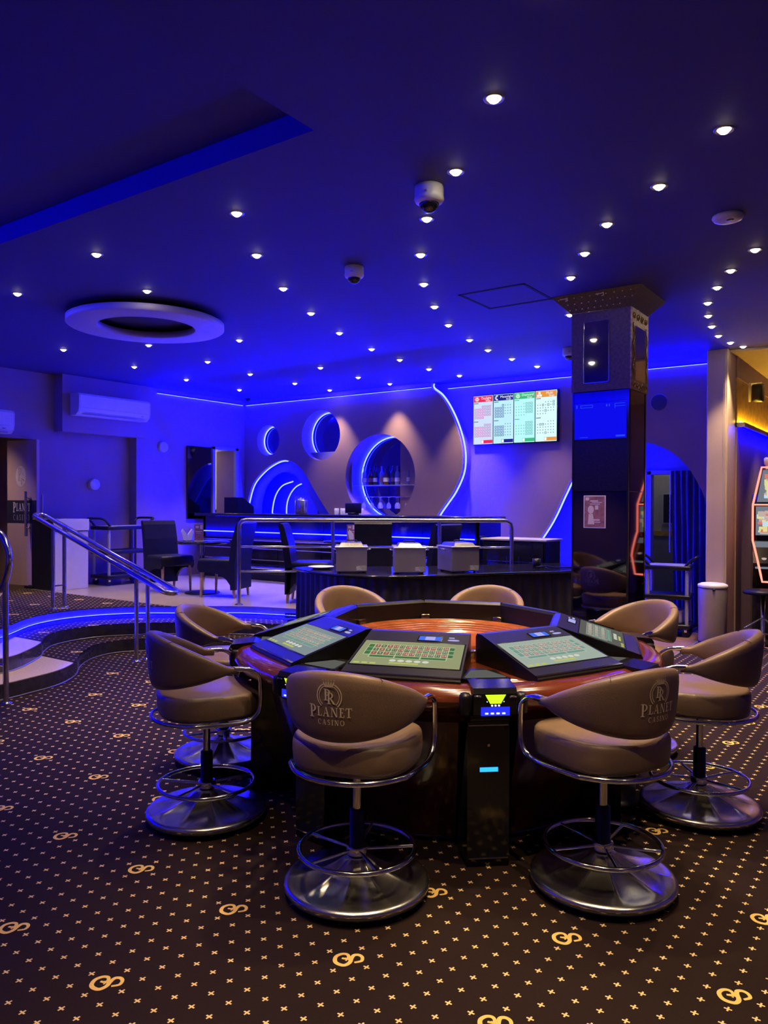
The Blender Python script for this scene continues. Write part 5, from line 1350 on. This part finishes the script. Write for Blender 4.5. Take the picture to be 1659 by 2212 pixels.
# ================================================================== PEDAL BIN
bn = thing('pedal_bin', 'tall grey-beige pedal bin standing in front of the beige column', 'bin', (-1.92, 8.88, 0))
b = MB(); b.lathe([(0,0.01),(0.138,0.01),(0.142,0.02),(0.150,0.57),(0.148,0.60)], 40); b.build('body', 'bin', bn)
b = MB(); b.lathe([(0.145,0.0),(0.145,0.022),(0.13,0.022)], 40); b.build('base_ring', 'rubber', bn)
b = MB(); b.lathe([(0.152,0.605),(0.154,0.62),(0.150,0.635),(0.120,0.648),(0.06,0.655),(0,0.656)], 40); lid = b.build('lid', 'white_paint', bn)
b = MB(); b.lathe([(0.148,0.598),(0.153,0.600),(0.153,0.606),(0.148,0.606)], 40); b.build('lid_seal', 'rubber', lid)
b = MB(); b.rbox(0.03, 0.06, -0.158, -0.148, 0.575, 0.60, 0.004, 1); b.build('lid_tab', 'rubber', lid)
b = MB(); b.rbox(-0.045, 0.045, -0.19, -0.12, 0.012, 0.038, 0.006, 2); b.build('pedal', 'black_plastic', bn)

# ================================================================== SLOT MACHINES
def slot_machine(loc, rz, label, frame='led_red', seedv=1):
    rs = random.Random(seedv)
    t = thing('slot_machine', label, 'slot machine', loc, rz)
    # front faces local -Y; profile (y,z)
    prof = [(0.30,0),(-0.18,0),(-0.20,0.02),(-0.20,0.62),(-0.36,0.80),(-0.36,0.86),(-0.14,1.10),(-0.10,1.52),(0.06,1.62),(0.30,1.50)]
    b = MB(); b.prism(prof, -0.33, 0.33, lambda u, v, w_: (w_, u, v)); b.build('cabinet', 'black_gloss', t)
    hexo = [(-0.24,0.66),(-0.33,1.10),(-0.33,1.50),(-0.24,1.92),(0.24,1.92),(0.33,1.50),(0.33,1.10),(0.24,0.66)]
    def yf(z): return -0.375 if z < 0.9 else (-0.375+0.21*(z-0.9)/0.25 if z < 1.15 else (-0.165 if z < 1.5 else -0.165+0.10*(z-1.5)/0.4))
    b = MB(); b.prism([(-0.23,1.50),(-0.30,1.52),(-0.22,1.90),(0.22,1.90),(0.30,1.52),(0.23,1.50)], 0.0, 0.14, lambda u, v, w_: (u, yf(v)+0.02+w_, v)); b.build('topper', 'black_gloss', t)
    b = MB(); lp_ = []
    for i in range(8):
        a, c_ = hexo[i], hexo[(i+1) % 8]
        for q in range(6): lp_.append((a[0]+(c_[0]-a[0])*q/6, yf(a[1]+(c_[1]-a[1])*q/6)-0.012, a[1]+(c_[1]-a[1])*q/6))
    b.tube(lp_, 0.011, 6, closed=True); fo = b.build('light_frame', frame, t)
    b = MB(); b.tube([(-0.33, yf(1.5)-0.012, 1.5), (0.33, yf(1.5)-0.012, 1.5)], 0.008, 6); b.build('cross_light', frame, fo)
    # screens
    def quad(m_, x0, x1, z0, z1, d): m_.poly([(x0, yf(z0)-d, z0), (x1, yf(z0)-d, z0), (x1, yf(z1)-d, z1), (x0, yf(z1)-d, z1)])
    b = MB(); b.poly([(-0.30,yf(1.16)-0.004,1.16),(0.30,yf(1.16)-0.004,1.16),(0.30,yf(1.48)-0.004,1.48),(-0.30,yf(1.48)-0.004,1.48)]); s1_ = b.build('main_screen', 'slot_d', t)
    b = MB(); b.poly([(-0.29,yf(1.53)-0.004,1.53),(0.29,yf(1.53)-0.004,1.53),(0.225,yf(1.89)-0.004,1.89),(-0.225,yf(1.89)-0.004,1.89)]); s2_ = b.build('upper_screen', 'slot_d', t)
    for par, (z0, z1, x0_, x1_) in ((s1_, (1.17,1.46,-0.29,0.29)), (s2_, (1.55,1.87,-0.22,0.22))):
        for mm in ('slot_a','slot_b','slot_c','slot_e'):
            b = MB()
            for q in range(34):
                xx = rs.uniform(x0_, x1_-0.08); zz = rs.uniform(z0, z1-0.06); quad(b, xx, xx+rs.uniform(0.04,0.10), zz, zz+rs.uniform(0.02,0.07), 0.010+0.004*rs.random())
            b.build('reel_symbols', mm, par)
    b = MB(); b.poly([(-0.31,-0.376,0.80),(0.31,-0.376,0.80),(0.31,-0.16,1.09),(-0.31,-0.16,1.09)]); dk = b.build('button_deck', 'slot_d', t)
    for q in range(5):
        b = MB(); x = -0.22+q*0.11; b.lathe([(0.030,0),(0.030,0.01),(0.024,0.014),(0,0.015)], 18, M=Matrix.Translation((x,-0.30,0.905)) @ Matrix.Rotation(R(36), 4, 'X')); b.build('button', 'slot_e' if q % 2 else 'slot_a', dk)
    b = MB(); b.box(-0.331, -0.33, 0.08, 0.16, 1.13, 1.21); b.box(-0.331, -0.33, 0.09, 0.14, 1.09, 1.11); b.build('side_sticker', 'grey_plastic', t)
    b = MB(); b.lathe([(0.02,0),(0.02,0.05),(0.035,0.055),(0.035,0.12),(0.02,0.135),(0,0.136)], 16, (-0.18,0.0,1.90)); b.build('beacon', 'white_plastic', t)
    return t
slot_machine((-1.335, 9.66, 0), R(12), 'black slot machine with red-lit screen frame at the right edge', 'led_red', 3)
# chrome legged stool in front of the slot machine
ss = thing('slot_stool', 'chrome pedestal stool with thin dark seat before the slot machine', 'stool', (-1.43, 8.92, 0))
b = MB(); b.lathe([(0,0),(0.20,0),(0.20,0.008),(0.05,0.02),(0.03,0.03),(0.022,0.05),(0.022,0.56),(0,0.56)], 28); b.build('pedestal', 'chrome', ss)
b = MB(); b.lathe([(0,0.56),(0.19,0.56),(0.20,0.575),(0.19,0.60),(0,0.605)], 32); b.build('seat', 'fabric_dark', ss)
b = MB(); b.tube([(-0.16,-0.10,0.20),(-0.02,-0.02,0.30),(0.0,-0.02,0.30)], 0.009, 6); b.tube([(-0.20,-0.05,0.18),(0.0,-0.22,0.16),(0.20,-0.05,0.18)], 0.009, 6); b.tube([(0.16,-0.10,0.20),(0.02,-0.02,0.30)], 0.009, 6); b.build('foot_rest', 'chrome', ss)
